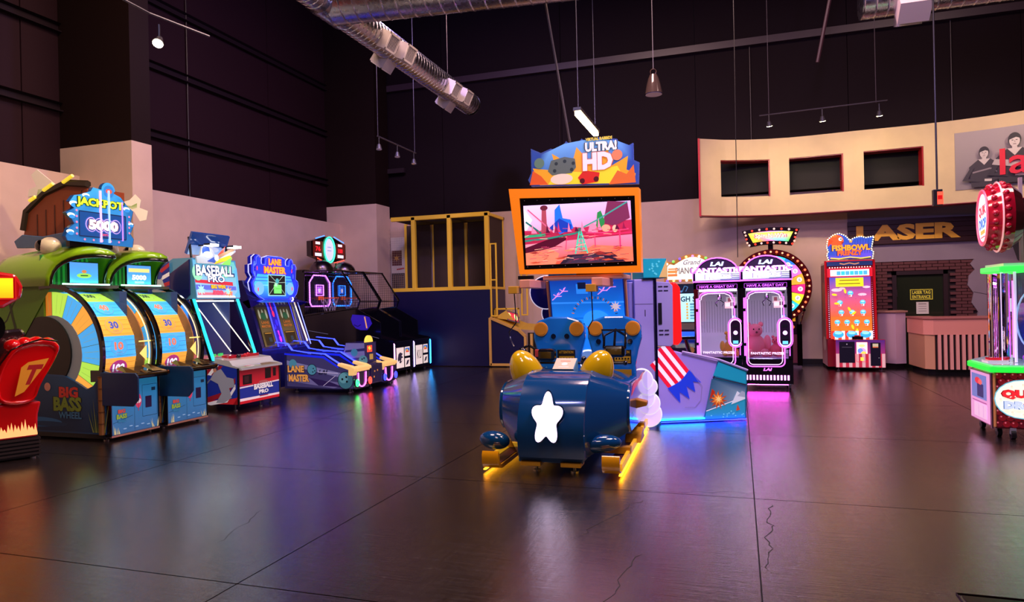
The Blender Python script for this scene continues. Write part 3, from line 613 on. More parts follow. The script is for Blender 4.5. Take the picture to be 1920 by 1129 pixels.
wv=[(-.46,.05),(.47,.03),(.49,.14),(.44,.2),(.5,.33),(.45,.36),(.49,.5),(.4,.56),(.3,.66),(.18,.7)]+arc(.12,.72,.1,0,180,10)+[(0,.72),(-.1,.73),(-.13,.68),(-.27,.62),(-.36,.6),(-.42,.52),(-.34,.5),(-.37,.44),(-.47,.38),(-.41,.33),(-.36,.26),(-.44,.2),(-.48,.1)]
b=B(); b.prism(wv,'y',-.05,.0,'1c4c8c'); pl=P('sign_board',b,'gloss',t)
A=FRONT((0,-.052,0)); A.poly([(x*.98,y) for x,y in wv],['1860a0']*8+['3088c8']*20+['185c9c']*(len(wv)-28)); 
for x,y,r_ in ((-.36,.5,.06),(-.4,.36,.05),(-.2,.62,.05),(.38,.52,.05),(.44,.33,.04),(-.42,.16,.05)): A.circ(x,y,r_,'cfe8f8',r_*.5); A.circ(x+.01,y-.02,r_*.8,'2a7cc0',r_*.45)
A.circ(.12,.71,.075,'2a6ab0'); A.circ(.12,.71,.045,'c84830',.03)
A.text('JACKPOT',.0,.53,.66,.13,'b0d030','102408',bold=.05,ob=.12); A.rect(-.3,.12,.36,.42,'0c3c7c'); A.line([(-.3,.12),(.36,.12),(.36,.42),(-.3,.42),(-.3,.12)],.012,'0a1c40')
for i in range(4): A.circ(-.14+i*.115,.27,.09,'284a9c',.1)
for i in range(4): A.circ(-.14+i*.115,.27,.078,'c0a0e0',.088)
for i in range(4): A.circ(-.14+i*.115,.27,.070,'28408c',.08)
A.text('5000',.03,.27,.42,.13,'f8d8e8','4a3050',bold=.07,ob=.1); A.text('TICKETS',.03,.155,.12,.025,'e04858')
for i in range(14): A.circ(-.34 if i<5 else (.4 if i>9 else -.36+(i-4)*.12),.14+i*.07 if i<5 else (.14+(i-9)*.07 if i>9 else .08),.013,'e87098')
P('sign_print',A,'glow0.9',pl)
P('light_tubes',B().box(-.02,.0,-.075,-.055,.06,.7,'e0b0ff').box(.1,.12,-.075,-.055,.06,.72,'90b8ff').box(.3,.31,-.075,-.055,.1,.6,'b080ff'),'glow0.9',pl)
P('bracket',B().box(-.3,.3,.1,.16,.0,.1,'141214'),'paint',t)
def cut(name,label,loc,pts,rz,inner):
    t=T(name,label,'cutout',loc,rz); P('stem',B().box(-.015,.015,.005,.015,-.62,.05,'b0a898'),'satin',t); P('board',B().prism(pts,'y',0,.02,'f0e4d4'),'satin',t)
    A=FRONT((0,-.001,0)); A.poly(inner,['8aa850']*3+['c8d0a0']*(len(inner)-3)); P('print',A,'satin',t)
cut('fish_cutout','flat green and white leaping fish cutout left of the jackpot sign',(-8.5,6.62,2.95),[(-.22,.35),(-.14,.42),(0,.3),(.12,.2),(.22,.28),(.26,.12),(.2,.0),(.05,-.1),(-.1,-.05),(-.2,.08),(-.27,.06),(-.25,.16),(-.15,.2)],.3,[(-.15,.06),(-.08,.0),(.05,-.03),(.16,.04),(.17,.13),(.1,.12),(-.03,.17),(-.13,.16)])
cut('fish_cutout','small flat green and white fish cutout right of the jackpot sign',(-7.68,7.12,2.78),[(-.12,.16),(.0,.2),(.07,.28),(.14,.2),(.12,.1),(.22,.06),(.2,-.06),(.12,-.08),(.05,.05),(-.05,.08)],.6,[(-.05,.13),(.02,.12),(.09,.16),(.09,.1),(.03,.08)])
# ================================================================== RED FIST MACHINE (left edge)
ang=math.atan2(.3,.15)
t=T('boxing_glove_machine','glossy red fist-shaped arcade machine with flames on ribbed black base, far left','arcade machine',(-7.1,4.96,0),ang)
# local x along the visible face, -y towards the room
b=B(); b.box(-.75,.33,.0,.8,.02,.22,'1a1312')
for i in range(5): b.box(-.77,.345,-.015,.0,.04+i*.038,.06+i*.038,'2c2220')
for i in range(5): b.box(.33,.345,0,.8,.04+i*.038,.06+i*.038,'2c2220')
P('ribbed_base',b,'paint',t)
lb=P('lower_body',B().prism([(-.8,.22),(.32,.22),(.33,.45),(.36,.58),(-.8,.58)],'y',0,.75,'d01012'),'gloss',t,bevel=.02)
A=FRONT((0,-.001,0)); fl_=[(-.0,.24)]
for i in range(11):
    fl_+= [(.0+i*.029,.29+.02*(i%2)),(.012+i*.029,.33+.09*random.random())]
fl_+=[(.32,.26),(.32,.24)]
A.poly(fl_,['ffb870']*len(fl_)); A.poly([(-.6,.24),(-.5,.45),(-.42,.34),(-.3,.42),(-.25,.3),(-.12,.33),(-.1,.24)],'a8701c'); P('flame_print',A,'glow0.9',lb)
def glove(x,name,s=1,lab=None):
    # fist seen from the side: outline swept, built as rounded loft
    out=[(-.02,.55),(-.05,.75),(.02,.98),(.1,1.12),(.2,1.2),(.33,1.235),(.48,1.22),(.55,1.15),(.52,1.08),(.48,.98),(.40,.84),(.33,.7),(.31,.55)]
    cx,cz=.22,.86; rings=[]
    for y,k in ((-.02,.80),(-.06,.93),(0,1.0),(.12,1.02),(.3,1.0),(.4,.93),(.44,.78)):
        rings.append([V(x+cx+(px_-cx)*k*s,y,cz+(pz-cz)*k*s) for px_,pz in out])
    b=B(); b.loft(rings,'d20c10',True); n=len(out); b.f.append(tuple(range(n))); b.c.append([lin('d20c10')]*n); b.f.append(tuple(range(6*n,7*n))[::-1]); b.c.append([lin('d20c10')]*n)
    o=P(name,b,'gloss',t,smooth=60); sb=o.modifiers.new('s','SUBSURF'); sb.levels=2; sb.render_levels=2
    b=B()
    for i in range(4): b.ball((x+.14+i*.1,.1,1.17+.02*math.sin(i)),(.08,.12,.07),'d20c10',16,10)
    P('knuckle',b,'gloss',o,smooth=60)
    P('seam_cord',B().tube([(x+a,-.05,c) for a,c in ((-.12,.62),(-.08,.75),(0,.98),(.1,1.13),(.2,1.18),(.36,1.23),(.5,1.2))],.009,'1a0608'),'gloss',o,smooth=60)
    A=FRONT((x,-.075,0)); A.poly([(.12,.66),(.2,.7),(.38,.95),(.42,1.03),(.24,1.0),(.18,.95),(.15,.8)],'f0a020'); A.text('T',.27,.87,.13,.2,'b01410',bold=.05,shear=.4); P('badge',A,'satin',o)
    return o
glove(0.0,'glove'); glove(-.62,'glove')
P('back_cushion',B().prism([(-.5,.9),(.1,.95),(.32,1.28),(.28,1.34),(.05,1.32),(-.5,1.2)],'y',.42,.7,'241a1c'),'gloss',t,bevel=.03)
P('neck',B().cyl((-.1,.3,1.2),(-.15,.3,1.62),.13,.17,16,'a01410'),'gloss',t,smooth=50)
sp=P('speaker',B().cyl((-.1,.08,1.36),(-.1,.22,1.36),.18,.16,24,'0c0b0c'),'gloss',t,smooth=40); P('speaker_cone',B().cyl((-.1,.07,1.36),(-.1,.09,1.36),.10,.13,20,'1a1818').ball((-.1,.07,1.36),.03,'8a8888',10,6),'gloss',sp,smooth=40)
hd=P('lamp_hood',B().prism([(-.8,1.5),(-.8,1.93),(.0,1.93),(.16,1.9),(.22,1.78),(.2,1.66),(.05,1.56)],'y',-.05,.5,'c81418'),'gloss',t,bevel=.03)
A=FRONT((0,-.056,0)); A.grad(-.78,1.66,.13,1.86,'ff9a10','ffd818'); A.line([(-.78,1.65),(.15,1.65),(.15,1.87),(-.78,1.87)],.012,'a01010'); P('lamp_panel',A,'glow1.2',hd)
feet(t,[(.28,.04),(-.7,.04)],h=.04)
# ================================================================== BASEBALL MACHINE
t=T('baseball_machine','red and blue baseball arcade machine with cyan-edged sloping glass','arcade machine',(-6.95,8.74,0),L90)
W=.47
cb=P('cabinet',B().prism([(.0,.1),(.0,.62),(.5,.72),(1.9,.72),(1.9,.1)],'x',-W,W,'b01a24'),'paint',t)
A=SIDE(-W-.001); A.poly([(-.02,.62),(-.02,.22),(-.1,.12),(-.62,.12),(-.95,.3),(-.95,.72),(-.5,.72)],'1c2c88'); A.poly([(-.02,.2),(-.1,.1),(-.6,.1),(-.6,.14),(-.15,.18)],'c02028')
for i,c in enumerate(('e8e0e0','8c1a28','e8e0e0','8c1a28')): A.poly([(-.55+i*.07,.7-i*.01),(-.48+i*.07,.69-i*.01),(-.62+i*.07,.52),(-.69+i*.07,.53)],c)
A.poly([(-.9,.25),(-.55,.12),(-.2,.2),(-.05,.4),(-.05,.33),(-.2,.13),(-.5,.08),(-.85,.15)],'e0d8dc'); A.poly([(-.9,.32),(-.55,.2),(-.2,.3),(-.05,.5),(-.05,.42),(-.22,.22),(-.55,.13),(-.88,.25)],'8c1a28')
for x,y in ((-.72,.36),(-.62,.36),(-.8,.42)): A.star(x,y,.035,.014,5,'f0e8f0')
A.poly([(-.42,.58),(-.3,.62),(-.2,.5),(-.08,.48),(-.06,.36),(-.16,.34),(-.12,.2),(-.26,.12),(-.4,.12),(-.3,.26),(-.36,.4),(-.5,.46)],'8c8c98'); A.circ(-.4,.63,.045,'2c2c48'); A.circ(-.41,.6,.03,'b07a60'); A.line([(-.5,.46),(-.6,.36)],.02,'6a6a78')
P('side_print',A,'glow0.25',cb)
P('edge_trim',B().box(-W-.01,-W+.015,-.01,.012,.08,.63,'0e0c10').box(W-.015,W+.01,-.01,.012,.08,.63,'0e0c10').box(-W,W,-.02,.02,.605,.63,'0e0c10'),'gloss',cb)
A=FRONT((0,-.002,0)); A.grad(-.455,.36,.455,.6,'c82030','8c1424'); A.poly([(-.455,.18),(.455,.17),(.455,.35),(-.455,.36)],'1c3090'); A.poly([(-.455,.35),(.455,.37),(.455,.35),(-.455,.33)],'e8d8d8'); A.poly([(-.455,.18),(.455,.17),(.455,.14),(-.455,.14)],'f0e0e0'); A.rect(-.455,.1,.455,.14,'c81828')
A.rect(-.38,.38,-.18,.52,'140a10'); A.rect(.12,.42,.26,.58,'140a10'); A.rect(.31,.44,.38,.57,'140a10'); A.rect(-.35,.40,-.25,.5,'3a1a20')
A.text('BASEBALL',.08,.32,.44,.085,'f0ece8','14245c',bold=.05); A.text('PRO',.08,.235,.22,.06,'f0ece8','14245c',bold=.05); A.rect(.08-.2/2,.17-.025/4,.08+.2/2,.17+.025/4,'a02030')
A.poly([(-.06,.37),(.0,.40),(.14,.40),(.2,.37)],'b05858')
P('front_print',A,'glow0.35',cb)
dk=P('play_deck',B().prism([(-.06,.6),(-.06,.63),(.1,.67),(.16,.74),(.5,.78),(.5,.66)],'x',-W,W,'c8d0cc'),'gloss',t)
A=Art((0,-.06,.632),(1,0,0),(0,1,.22)); A.poly([(-.44,.0),(.44,.0),(.44,.16),(-.44,.16)],'9fa88c'); A.circ(-.2,.07,.09,'d8e0d8',.04); A.poly([(.0,.02),(.4,.02),(.3,.14),(.1,.14)],'7a6a40'); A.text('BASEBALL',-.22,.08,.2,.04,'c03040'); P('deck_print',A,'satin',dk)
P('ball_button',B().ball((-.12,.28,.78),.035,'141214',12,8).ball((.05,.3,.785),.03,'d01828',12,8).ball((.15,.33,.79),.03,'d01828',12,8),'gloss',dk,smooth=50)
P('red_block',B().box(-.3,.38,.3,.44,.74,.80,'b81c28'),'gloss',dk,bevel=.01)
# glass hood

P('hood_glass',B().add([(-W+.02,.44,.75),(W-.02,.44,.75),(W-.02,.78,1.66),(-W+.02,.78,1.66)],[(0,1,2,3)],'ffffff'),'glass',t)
P('hood_glass',B().add([(-W+.005,.46,.75),(-W+.005,.8,1.66),(-W+.005,1.75,1.66),(-W+.005,1.75,.75)],[(0,1,2,3)],'ffffff'),'glass',t)
for x in (-W,W): P('cyan_edge_light',B().box(x-.016,x+.016,0,0,0,0,'20d0e8') if False else B().prism([(.42,.74),(.76,1.66),(.785,1.66),(.445,.74)],'x',x-.02,x+.02,'22c4dc'),'glow1.6',t)
P('black_edge',B().prism([(.45,.74),(.79,1.66),(.83,1.66),(.49,.74)],'x',-W-.025,-W+.02,'0a0c10').prism([(.45,.74),(.79,1.66),(.83,1.66),(.49,.74)],'x',W-.02,W+.025,'0a0c10').box(-.3,.4,.42,.46,.73,.765,'101014'),'gloss',t)
fd=P('play_field',B().box(-W+.03,W-.03,.5,1.8,.70,.76,'b8a878').box(-W+.03,W-.03,1.72,1.8,.74,1.66,'26306a').box(W-.05,W-.03,.9,1.8,.74,1.64,'5a6a9c'),'satin',t)
A=FRONT((0,1.715,0)); A.rect(-.44,.76,.42,1.64,'34427c'); A.grad(-.44,1.2,.42,1.64,'5c6c98','2a3a8c'); A.poly([(-.44,.76),(.42,.76),(.42,1.0),(-.44,1.15)],'a84858')
for x,z in ((-.2,1.4),(.0,1.38),(-.15,1.25),(.1,1.27)): A.circ(x,z,.03,'ff3050')
P('field_backdrop',A,'glow0.9',fd)
A=SIDE(-W+.012); A.grad(-1.7,.95,-.9,1.6,'2050b8','48a0f0'); A.poly([(-1.7,.78),(-.7,.78),(-.9,.9),(-1.7,1.2)],'c06060'); P('field_side_print',A,'glow1.1',fd)  # emission in the field prints stands in for light inside the hood
A=Art((0,.5,.763),(1,0,0),(0,1,0)); A.poly([(-.42,.1),(.42,.0),(.42,.5),(-.42,.9)],'c86a68'); A.poly([(-.42,.0),(.42,.0),(.42,.1),(-.42,.14)],'d8e8b8'); P('field_floor_print',A,'glow0.6',fd)
for i,(x,y) in enumerate(((-.1,.8),(.02,.86),(.12,.84),(.22,.9))): P('green_peg',B().cyl((x,y,.76),(x,y,.80),.03,.03,10,'40c860' if i else 'e83050'),'glow0.8',fd,smooth=40)
for x,y,dx in ((W-.07,.95,0),(W-.2,1.2,0)): P('inner_light_bar',B().cyl((x,y-.45,.82),(x,y+.25,1.6),.007,.007,6,'fff0d0'),'glow3',t)
P('top_light_bar',B().box(-.42,.42,.80,.83,1.62,1.64,'f0f8ff'),'glow3',t)
# marquee
mq=P('marquee_box',B().prism([(.72,1.66),(.80,2.28),(1.15,2.28),(1.9,1.9),(1.9,1.66)],'x',-W,W,'58a8d0'),'gloss',t)
A=Art((0,.715,1.66),(1,0,0),(0,.13,1)); A.poly([(-.46,.02),(.46,.02),(.47,.5),(.42,.6),(-.46,.6)],['a0c8e8','88b8d8','4898c8','60b8a8','58a8c8']); A.poly([(-.46,.30),(.34,.27),(.34,.21),(-.46,.25)],'c03040')
A.rect(-.46,.02,.36,.05,'ffffff'); A.rect(-.44,.06,.30,.1,'e87080'); A.poly([(-.46,.14),(.4,.14),(.4,.2),(-.46,.22)],'5868c8')
A.poly([(.34,.06),(.42,.12),(.42,.34),(.38,.46),(.47,.5),(.47,.03),(.36,.03)],'58b0e0')
A.star(-.36,.14,.09,.04,8,'a0f0e0'); A.star(.22,.11,.1,.04,8,'f8a050'); A.star(.2,.12,.06,.03,8,'90e0e8')
A.circ(-.4,.4,.1,'8ce8b0',.12); A.circ(.2,.42,.08,'80e0a0')
A.text('BASEBALL',-.02,.44,.80,.17,'f0f4f8','18285c',bold=.03,ob=.11,shear=.1); A.text('PRO',-.02,.31,.36,.10,'f0f4f8','18285c',bold=.03,ob=.11); A.text('BIG WIN',.0,.19,.3,.06,'f8c020','50401c',bold=.05,ob=.09); A.text('500',-.02,.10,.22,.07,'f8506c','a02040',bold=.05,ob=.09)
P('marquee_print',A,'glow0.75',mq)
top=P('top_cutout',B().prism([(-.4,2.2),(-.42,2.3),(-.34,2.32),(-.3,2.45),(-.2,2.5),(-.1,2.46),(-.04,2.36),(.1,2.34),(.3,2.44),(.42,2.48),(.44,2.42),(.3,2.34),(.25,2.2)],'y',.76,.785,'d8e8f0'),'gloss',t)
A=FRONT((0,.758,0)); A.circ(-.22,2.4,.08,'2c4c9c'); A.circ(-.18,2.34,.1,'e0e8f0',.05); A.poly([(-.2,2.24),(0,2.34),(.1,2.28),(.0,2.22)],'3858b0'); A.poly([(.02,2.34),(.2,2.5),(.14,2.34)],'e0402c'); A.poly([(.0,2.28),(.4,2.44),(.43,2.47),(.38,2.48),(.0,2.33)],'b08868'); A.poly([(-.05,2.2),(.35,2.3),(.3,2.36),(.0,2.27)],'f0c830'); A.poly([(.1,2.2),(.3,2.2),(.34,2.34),(.2,2.26)],'80e060'); A.circ(.0,2.3,.05,'c8d8e8')
P('cutout_print',A,'glow0.6',top)
hdp=P('sky_header',B().prism([(.92,2.34),(.80,2.66),(.83,2.68),(.96,2.36)],'x',-.44,.36,'2a5cb0'),'gloss',t)
A=Art((0,.917,2.34),(1,0,0),(0,-.35,1)); A.grad(-.43,.0,.35,.32,'a8c8e8','2040b0'); A.circ(0,.1,.2,'c0d0e8',.05); A.circ(-.1,.14,.1,'d0dcf0',.04); P('sky_print',A,'glow0.5',hdp)
for x in (-.24,.26):
    fx=P('flood_lamp',B().box(x-.09,x+.09,.58,.70,2.47,2.50,'20282c'),'paint',t,bevel=.006); P('lamp_face',B().box(x-.085,x+.085,.575,.70,2.46,2.47,'f4fbff').box(x-.085,x+.085,.572,.58,2.465,2.495,'f4fbff'),'glow14',fx)
    P('lamp_arm',B().box(x-.015,x+.015,.7,.9,2.47,2.49,'181c20'),'paint',fx)
wg=P('wing_board',B().prism([(.82,1.74),(1.07,1.5),(1.47,1.62),(1.54,1.86),(.82,2.26)],'x',-W-.03,-W-.005,'141c60'),'gloss',t,bevel=.008)
A=Art((-W-.032,.18,0),(0,-1,0),(0,0,1)); A.poly([(-1.01,1.75),(-1.25,1.52),(-1.64,1.63),(-1.71,1.85),(-1.01,2.24)],'1a2878')
for i in range(6): A.poly([(-1.01,2.22-i*.14),(-1.01,2.16-i*.14),(-1.22,2.03-i*.1),(-1.25,2.08-i*.1)],'e8d8d0' if i%2 else 'a82830')
for x,y in ((-1.62,1.84),(-1.5,1.92),(-1.56,1.72)): A.star(x,y,.04,.016,5,'e0d8f0')
A.poly([(-1.28,2.0),(-1.15,1.98),(-1.1,1.86),(-1.18,1.72),(-1.1,1.6),(-1.25,1.56),(-1.42,1.6),(-1.3,1.7),(-1.36,1.84)],'a8a8a4'); A.circ(-1.2,2.03,.06,'2a3c7c'); A.poly([(-1.34,1.7),(-1.2,1.74),(-1.25,1.6),(-1.38,1.6)],'3c6a34'); A.circ(-1.12,1.76,.05,'c09070')
P('wing_print',A,'glow0.35',wg)
P('strut',B().cyl((-W+.03,0.82,2.2),(-W+.06,.9,2.6),.02,.02,6,'16161a').cyl((W-.1,0.82,2.2),(W-.14,.9,2.6),.02,.02,6,'16161a'),'paint',t)
feet(t,[(-.4,.12),(.4,.12),(.1,.08),(-.4,1.7)],h=.1)
# ================================================================== BOWLING MACHINE
t=T('bowling_lane_machine','two-lane bowling arcade machine with blue neon rails and pin-shaped marquee','arcade machine',(-6.33,11.17,0),L90)
def lane(x0,name,near):
    xl,xr=x0,x0+.56
    q=[(0,.08),(0,.40),(.10,.46),(.3,.50),(.55,.66),(1.4,.70),(1.4,.06),(.3,.06)]
    b=B()
    for xa,xb in ((xl,xl+.05),(xr-.05,xr)): b.prism(q,'x',xa,xb,'2a2a5c')
    b.prism([(.0,.06),(.0,.34),(1.4,.42),(1.4,.06)],'x',xl+.05,xr-.05,'14123c')
    ln=P('lane_body',b,'gloss',t)
    P('lane_surface',B().prism([(.02,.345),(1.4,.43),(1.4,.44),(.02,.355)],'x',xl+.06,xr-.06,'2838c0'),'gloss',ln)
    P('hand_rest',B().prism([(-.03,.38),(-.03,.43),(.06,.47),(.3,.52),(.32,.47),(.1,.40),(.1,.30),(.0,.30)],'x',xl-.01,xl+.10,'f0c478').prism([(-.03,.36),(-.03,.43),(.06,.46),(.06,.36)],'x',xl+.1,xr-.05,'f0c478').prism([(-.03,.38),(-.03,.43),(.06,.47),(.3,.52),(.32,.47),(.1,.40)],'x',xr-.08,xr+.01,'f0c478'),'glow0.55',ln,bevel=.012)
    # neon rail lines
    for xx in (xl+.025,xr-.025):
        for k in range(3):
            P('neon_rail',B().tube([(xx+(k-1)*.022,.3,.515),(xx+(k-1)*.022,.42,.58),(xx+(k-1)*.022,.58,.675),(xx+(k-1)*.022,.95,.70),(xx+(k-1)*.022,1.25,.74),(xx+(k-1)*.022,1.35,.86),(xx+(k-1)*.022,1.75,.90)],.006,'2c3cff'),'glow4',ln)
        P('rail_glow_panel',B().prism([(.3,.46),(.58,.64),(1.4,.69),(1.4,.66),(.6,.60),(.3,.43)],'x',xx-.028,xx+.028,'1420c8'),'glow0.9',ln)
    b=B(); b.tube([(xl+.14,-.012,.34),(xl+.15,-.012,.18)]+[(xl+.15+.12-.12*math.cos(math.radians(a)),-.012,.18-.09*math.sin(math.radians(a))) for a in range(15,170,15)]+[(xr-.17,-.012,.18),(xr-.16,-.012,.34)],.011,'f060e0'); P('pink_neon',b,'glow4',ln)
    return ln
n1=lane(-.77,'near',1); n2=lane(.21,'far',0)
# near side print
A=SIDE(-.771); A.poly([(-.01,.08),(-.01,.39),(-.1,.44),(-.3,.48),(-.55,.62),(-1.35,.66),(-1.35,.1),(-.35,.07)],'3c3868'); 
A.poly([(-.01,.3),(-1.35,.56),(-1.35,.48),(-.01,.22)],'7878a8'); A.poly([(-.4,.08),(-1.35,.2),(-1.35,.3),(-.1,.16)],'6a6498'); A.poly([(-.2,.1),(-.7,.12),(-.9,.26),(-.5,.2)],'2a1c50')
A.circ(-.16,.22,.155,'10141c'); A.circ(-.16,.22,.145,'3c7484'); A.circ(-.2,.26,.09,'5c98a4'); 
for x,y in ((-.22,.24),(-.14,.28),(-.13,.2)): A.circ(x,y,.02,'10141c')
A.circ(-.83,.4,.1,'10141c'); A.circ(-.83,.4,.09,'4888a0'); 
for x,y in ((-.8,.42),(-.77,.38),(-.81,.36)): A.circ(x,y,.012,'10141c')
A.circ(-1.22,.5,.08,'4888a0'); A.text('LANE',-1.16,.41,.34,.12,'e0a050','2c1408',bold=.05,ob=.09); A.text('MASTER',-1.1,.25,.42,.13,'e0a050','2c1408',bold=.05,ob=.09); A.text('LAI',-.6,.36,.16,.08,'20203c',bold=.03,shear=.3)
A.line([(-.3,.34),(-.7,.36)],.01,'c8c0e0'); A.line([(-.35,.3),(-.6,.12)],.008,'c8c0e0')
P('side_print',A,'glow0.35',n1)
for x,c in ((-.70,'30ff70'),(-.27,'ff3828'),(.28,'3038ff'),(.70,'3038ff')):
    P('round_lamp',B().cyl((x,-.03,.17),(x,0,.17),.055,.06,18,'12101c'),'gloss',n1 if x<0 else n2,smooth=40); P('lamp_ring',B().tube([(x+.045*math.cos(a*PI/9),-.034,.17+.055*math.sin(a*PI/9)) for a in range(18)],.012,c,closed=True).cyl((x,-.034,.17),(x,-.03,.17),.03,.03,12,c),'glow4',n1 if x<0 else n2)
cn=P('ball_console',B().prism([(-.02,.10),(-.02,.44),(.1,.46),(.1,.84),(.5,.84),(.62,.46),(.62,.1)],'x',-.2,.2,'2c2858'),'gloss',t)
A=FRONT((0,.099,0)); A.rect(-.18,.48,.18,.82,'1c1840'); A.rect(-.13,.66,.05,.78,'ff5030'); A.poly([(-.1,.74),(-.04,.77),(.02,.72),(-.04,.69)],'ffd040'); A.rect(-.05,.52,.08,.62,'a08040'); P('console_print',A,'glow0.8',cn)
A=FRONT((0,-.021,0)); A.rect(-.18,.12,.18,.42,'1a1638'); A.rect(-.1,.3,-.06,.33,'c08040'); A.rect(0,.31,.04,.34,'c08040'); A.rect(-.12,.2,-.09,.23,'f0a040'); P('console_print',A,'glow0.5',cn)
A=SIDE(-.201); A.poly([(-.11,.47),(-.11,.83),(-.49,.83),(-.6,.47)],'6c6898'); A.poly([(-.1,.74),(-.5,.7),(-.52,.66),(-.1,.69)],'2a2450'); A.circ(-.32,.66,.07,'3c7c90'); A.poly([(-.1,.48),(-.6,.48),(-.58,.54),(-.1,.58)],'3a3468'); A.circ(-.14,.52,.09,'4c8490'); A.circ(-.16,.54,.015,'10141c'); A.circ(-.12,.56,.015,'10141c'); P('console_side_print',A,'glow0.35',cn)
P('half_moon_topper',B().prism(arc(0,.84,.12,0,180,18),'y',.12,.16,'f8d050'),'glow0.9',cn)
# back cabinet
bc=P('back_cabinet',B().prism([(1.57,.06),(1.57,.80),(1.84,1.68),(1.97,2.0),(2.6,2.0),(2.6,.06)],'x',-1.15,.25,'1c1c5c'),'gloss',t)
for k,(xa,xb) in enumerate(((-1.08,-.72),(-.50,-.06))):
    A=Art((0,1.568,.80),(1,0,0),(0,.27,.88),step=.002); A.rect(xa,.02,xb,.86,'1a1a10'); A.poly([(xa+.02,.02),(xb-.02,.02),(xb-.04,.84),(xa+.04,.84)],['6a5c34','5c5030','3c3820','2c2c1c']); 
    cxm=(xa+xb)/2; 
    for q in range(3): A.circ(cxm+(q-1)*.09,.62,.025,'a8b090',.09)
    A.circ(cxm,.58,.07,'285c3c'); A.text('LANE',cxm,.46,.2,.05,'b06828'); A.text('MASTER',cxm,.39,.24,.05,'b06828'); A.rect(xa+.06,.04,xb-.08,.28,'2a2410'); A.line([(xa+.08,.26),(xb-.1,.26)],.012,'c09030'); A.rect(cxm-.03,.1,cxm+.05,.18,'283c40')
    P('lane_window',A,'glow0.45',bc)
A=Art((0,1.567,.80),(1,0,0),(0,.27,.88),step=.002); A.rect(-.71,.0,-.51,.9,'22188c')
for y,c,rt in ((.66,'ff2c58',.15),(.42,'3028f0',2.4),(.18,'f030d0',.1)):
    for dy,r_,ry in ((-.04,.03,.06),(.06,.015,.045),(.1,.02,.02)):
        A.circ(-.61+dy*math.sin(-rt),y+dy*math.cos(rt)*1.0,r_,c,ry)
P('pin_print',A,'glow1.1',bc)
for xx in (-.72,-.70,-.51,-.49,-.05): P('neon_line',B().cyl((xx,1.565,.80),(xx,1.82,1.66),.006,.006,5,'3038f0'),'glow3',bc)
P('white_tube',B().cyl((.1,1.52,.86),(.08,1.82,1.70),.012,.012,6,'ffe8c0').cyl((.18,1.50,.80),(.16,1.76,1.6),.008,.008,6,'8090ff'),'glow2',bc)
mk=[(-.9,1.62),(-.3,1.62)]
out=[(-.82,1.64),(.02,1.64),(.16,1.76),(.22,1.92),(.20,2.0),(.13,2.04),(.14,2.18),(.16,2.28),(.12,2.34),(.06,2.33),(.05,2.4),(.0,2.44),(-.06,2.4),(-.07,2.3),(-.16,2.3),(-.18,2.42),(-.3,2.46),(-.62,2.46),(-.76,2.42),(-.78,2.3),(-.88,2.3),(-.9,2.42),(-.96,2.47),(-1.04,2.42),(-1.04,2.3),(-1.12,2.28),(-1.12,2.14),(-1.06,2.06),(-1.14,1.96),(-1.10,1.8),(-.96,1.7)]
out=[(x+.06,y) for x,y in out]
mb_=P('marquee',B().prism(out,'y',1.84,1.98,'1c28c8'),'gloss',t)
A=FRONT((0,1.838,0),step=.0008); A.poly(out,'1c2ce0'); cx=-.40; cy2=2.05; A.poly([(cx+(x-cx)*.93,cy2+(y-cy2)*.93) for x,y in out],'2038f0')
A.poly([(-.95,1.75),(-.75,1.68),(-.05,1.68),(.12,1.8),(.14,1.92),(.05,2.1),(-.9,2.12),(-1.0,1.95)],['1850c8','1850c8','1850c8','1c60d8','48b8f0','38a8f0','38a8f0','48b8f0'])
for y in (1.92,2.0,2.06): A.line([(-.98,y),(.1,y)],.012,'80d8f8' if y<2 else '1840c0')
A.circ(-.86,1.86,.13,'6cb0f0',.12); A.circ(.03,1.86,.12,'6cb0f0',.12)
for (x,y,r_) in ((-.98,2.3,.05),(-.98,2.12,.04),(.1,2.28,.05),(.12,2.1,.03)): A.circ(x,y,r_*1.2,'1820b0',.09); A.circ(x,y,r_*.6,'4868ff',.05)
for x,y in ((-.9,1.84),(-.92,2.22),(.08,1.86),(.08,2.2)): A.circ(x,y,.014,'ff3838',.04)
A.text('LANE',-.42,2.35,.36,.12,'f0a838','d02820',bold=.05,ob=.11); A.text('MASTER',-.42,2.20,.62,.13,'f0a838','d02820',bold=.05,ob=.11)
A.rect(-.64,1.72,-.12,2.12,'80c8c8'); A.rect(-.62,1.74,-.14,2.10,'0c1418')
for a,b_ in (((-.62,1.74),(-.4,1.95)),((-.14,1.74),(-.36,1.95)),((-.62,1.98),(-.4,1.97)),((-.14,1.98),(-.36,1.97)),((-.58,2.1),(-.4,1.98)),((-.2,2.1),(-.36,1.98))): A.line([a,b_],.012,'88a890')
A.circ(-.38,2.0,.05,'40a0a0'); A.rect(-.48,1.77,-.26,1.93,'70e868'); A.rect(-.46,1.90,-.38,1.96,'a0f0b0'); A.line([(-.44,1.86),(-.3,1.86)],.01,'40a040')
for i in range(len(out)-1): pass
A.line([(cx+(x-cx)*.97,cy2+(y-cy2)*.97) for x,y in out+out[:1]],.012,'6a80ff')
P('marquee_print',A,'glow1.0',mb_)
P('marquee_edge',B().tube([(x,1.90,y) for x,y in out],.012,'c0c8ff',closed=True),'glow0.8',mb_)
P('marquee_shelf',B().prism([(1.57,1.6),(1.84,1.5),(1.97,1.62),(1.82,1.66)],'x',-1.15,.22,'20188c'),'gloss',t)
feet(t,[(-.7,.12),(-.6,.14),(0,.12),(.7,.1),(-.7,1.2)],h=.1)
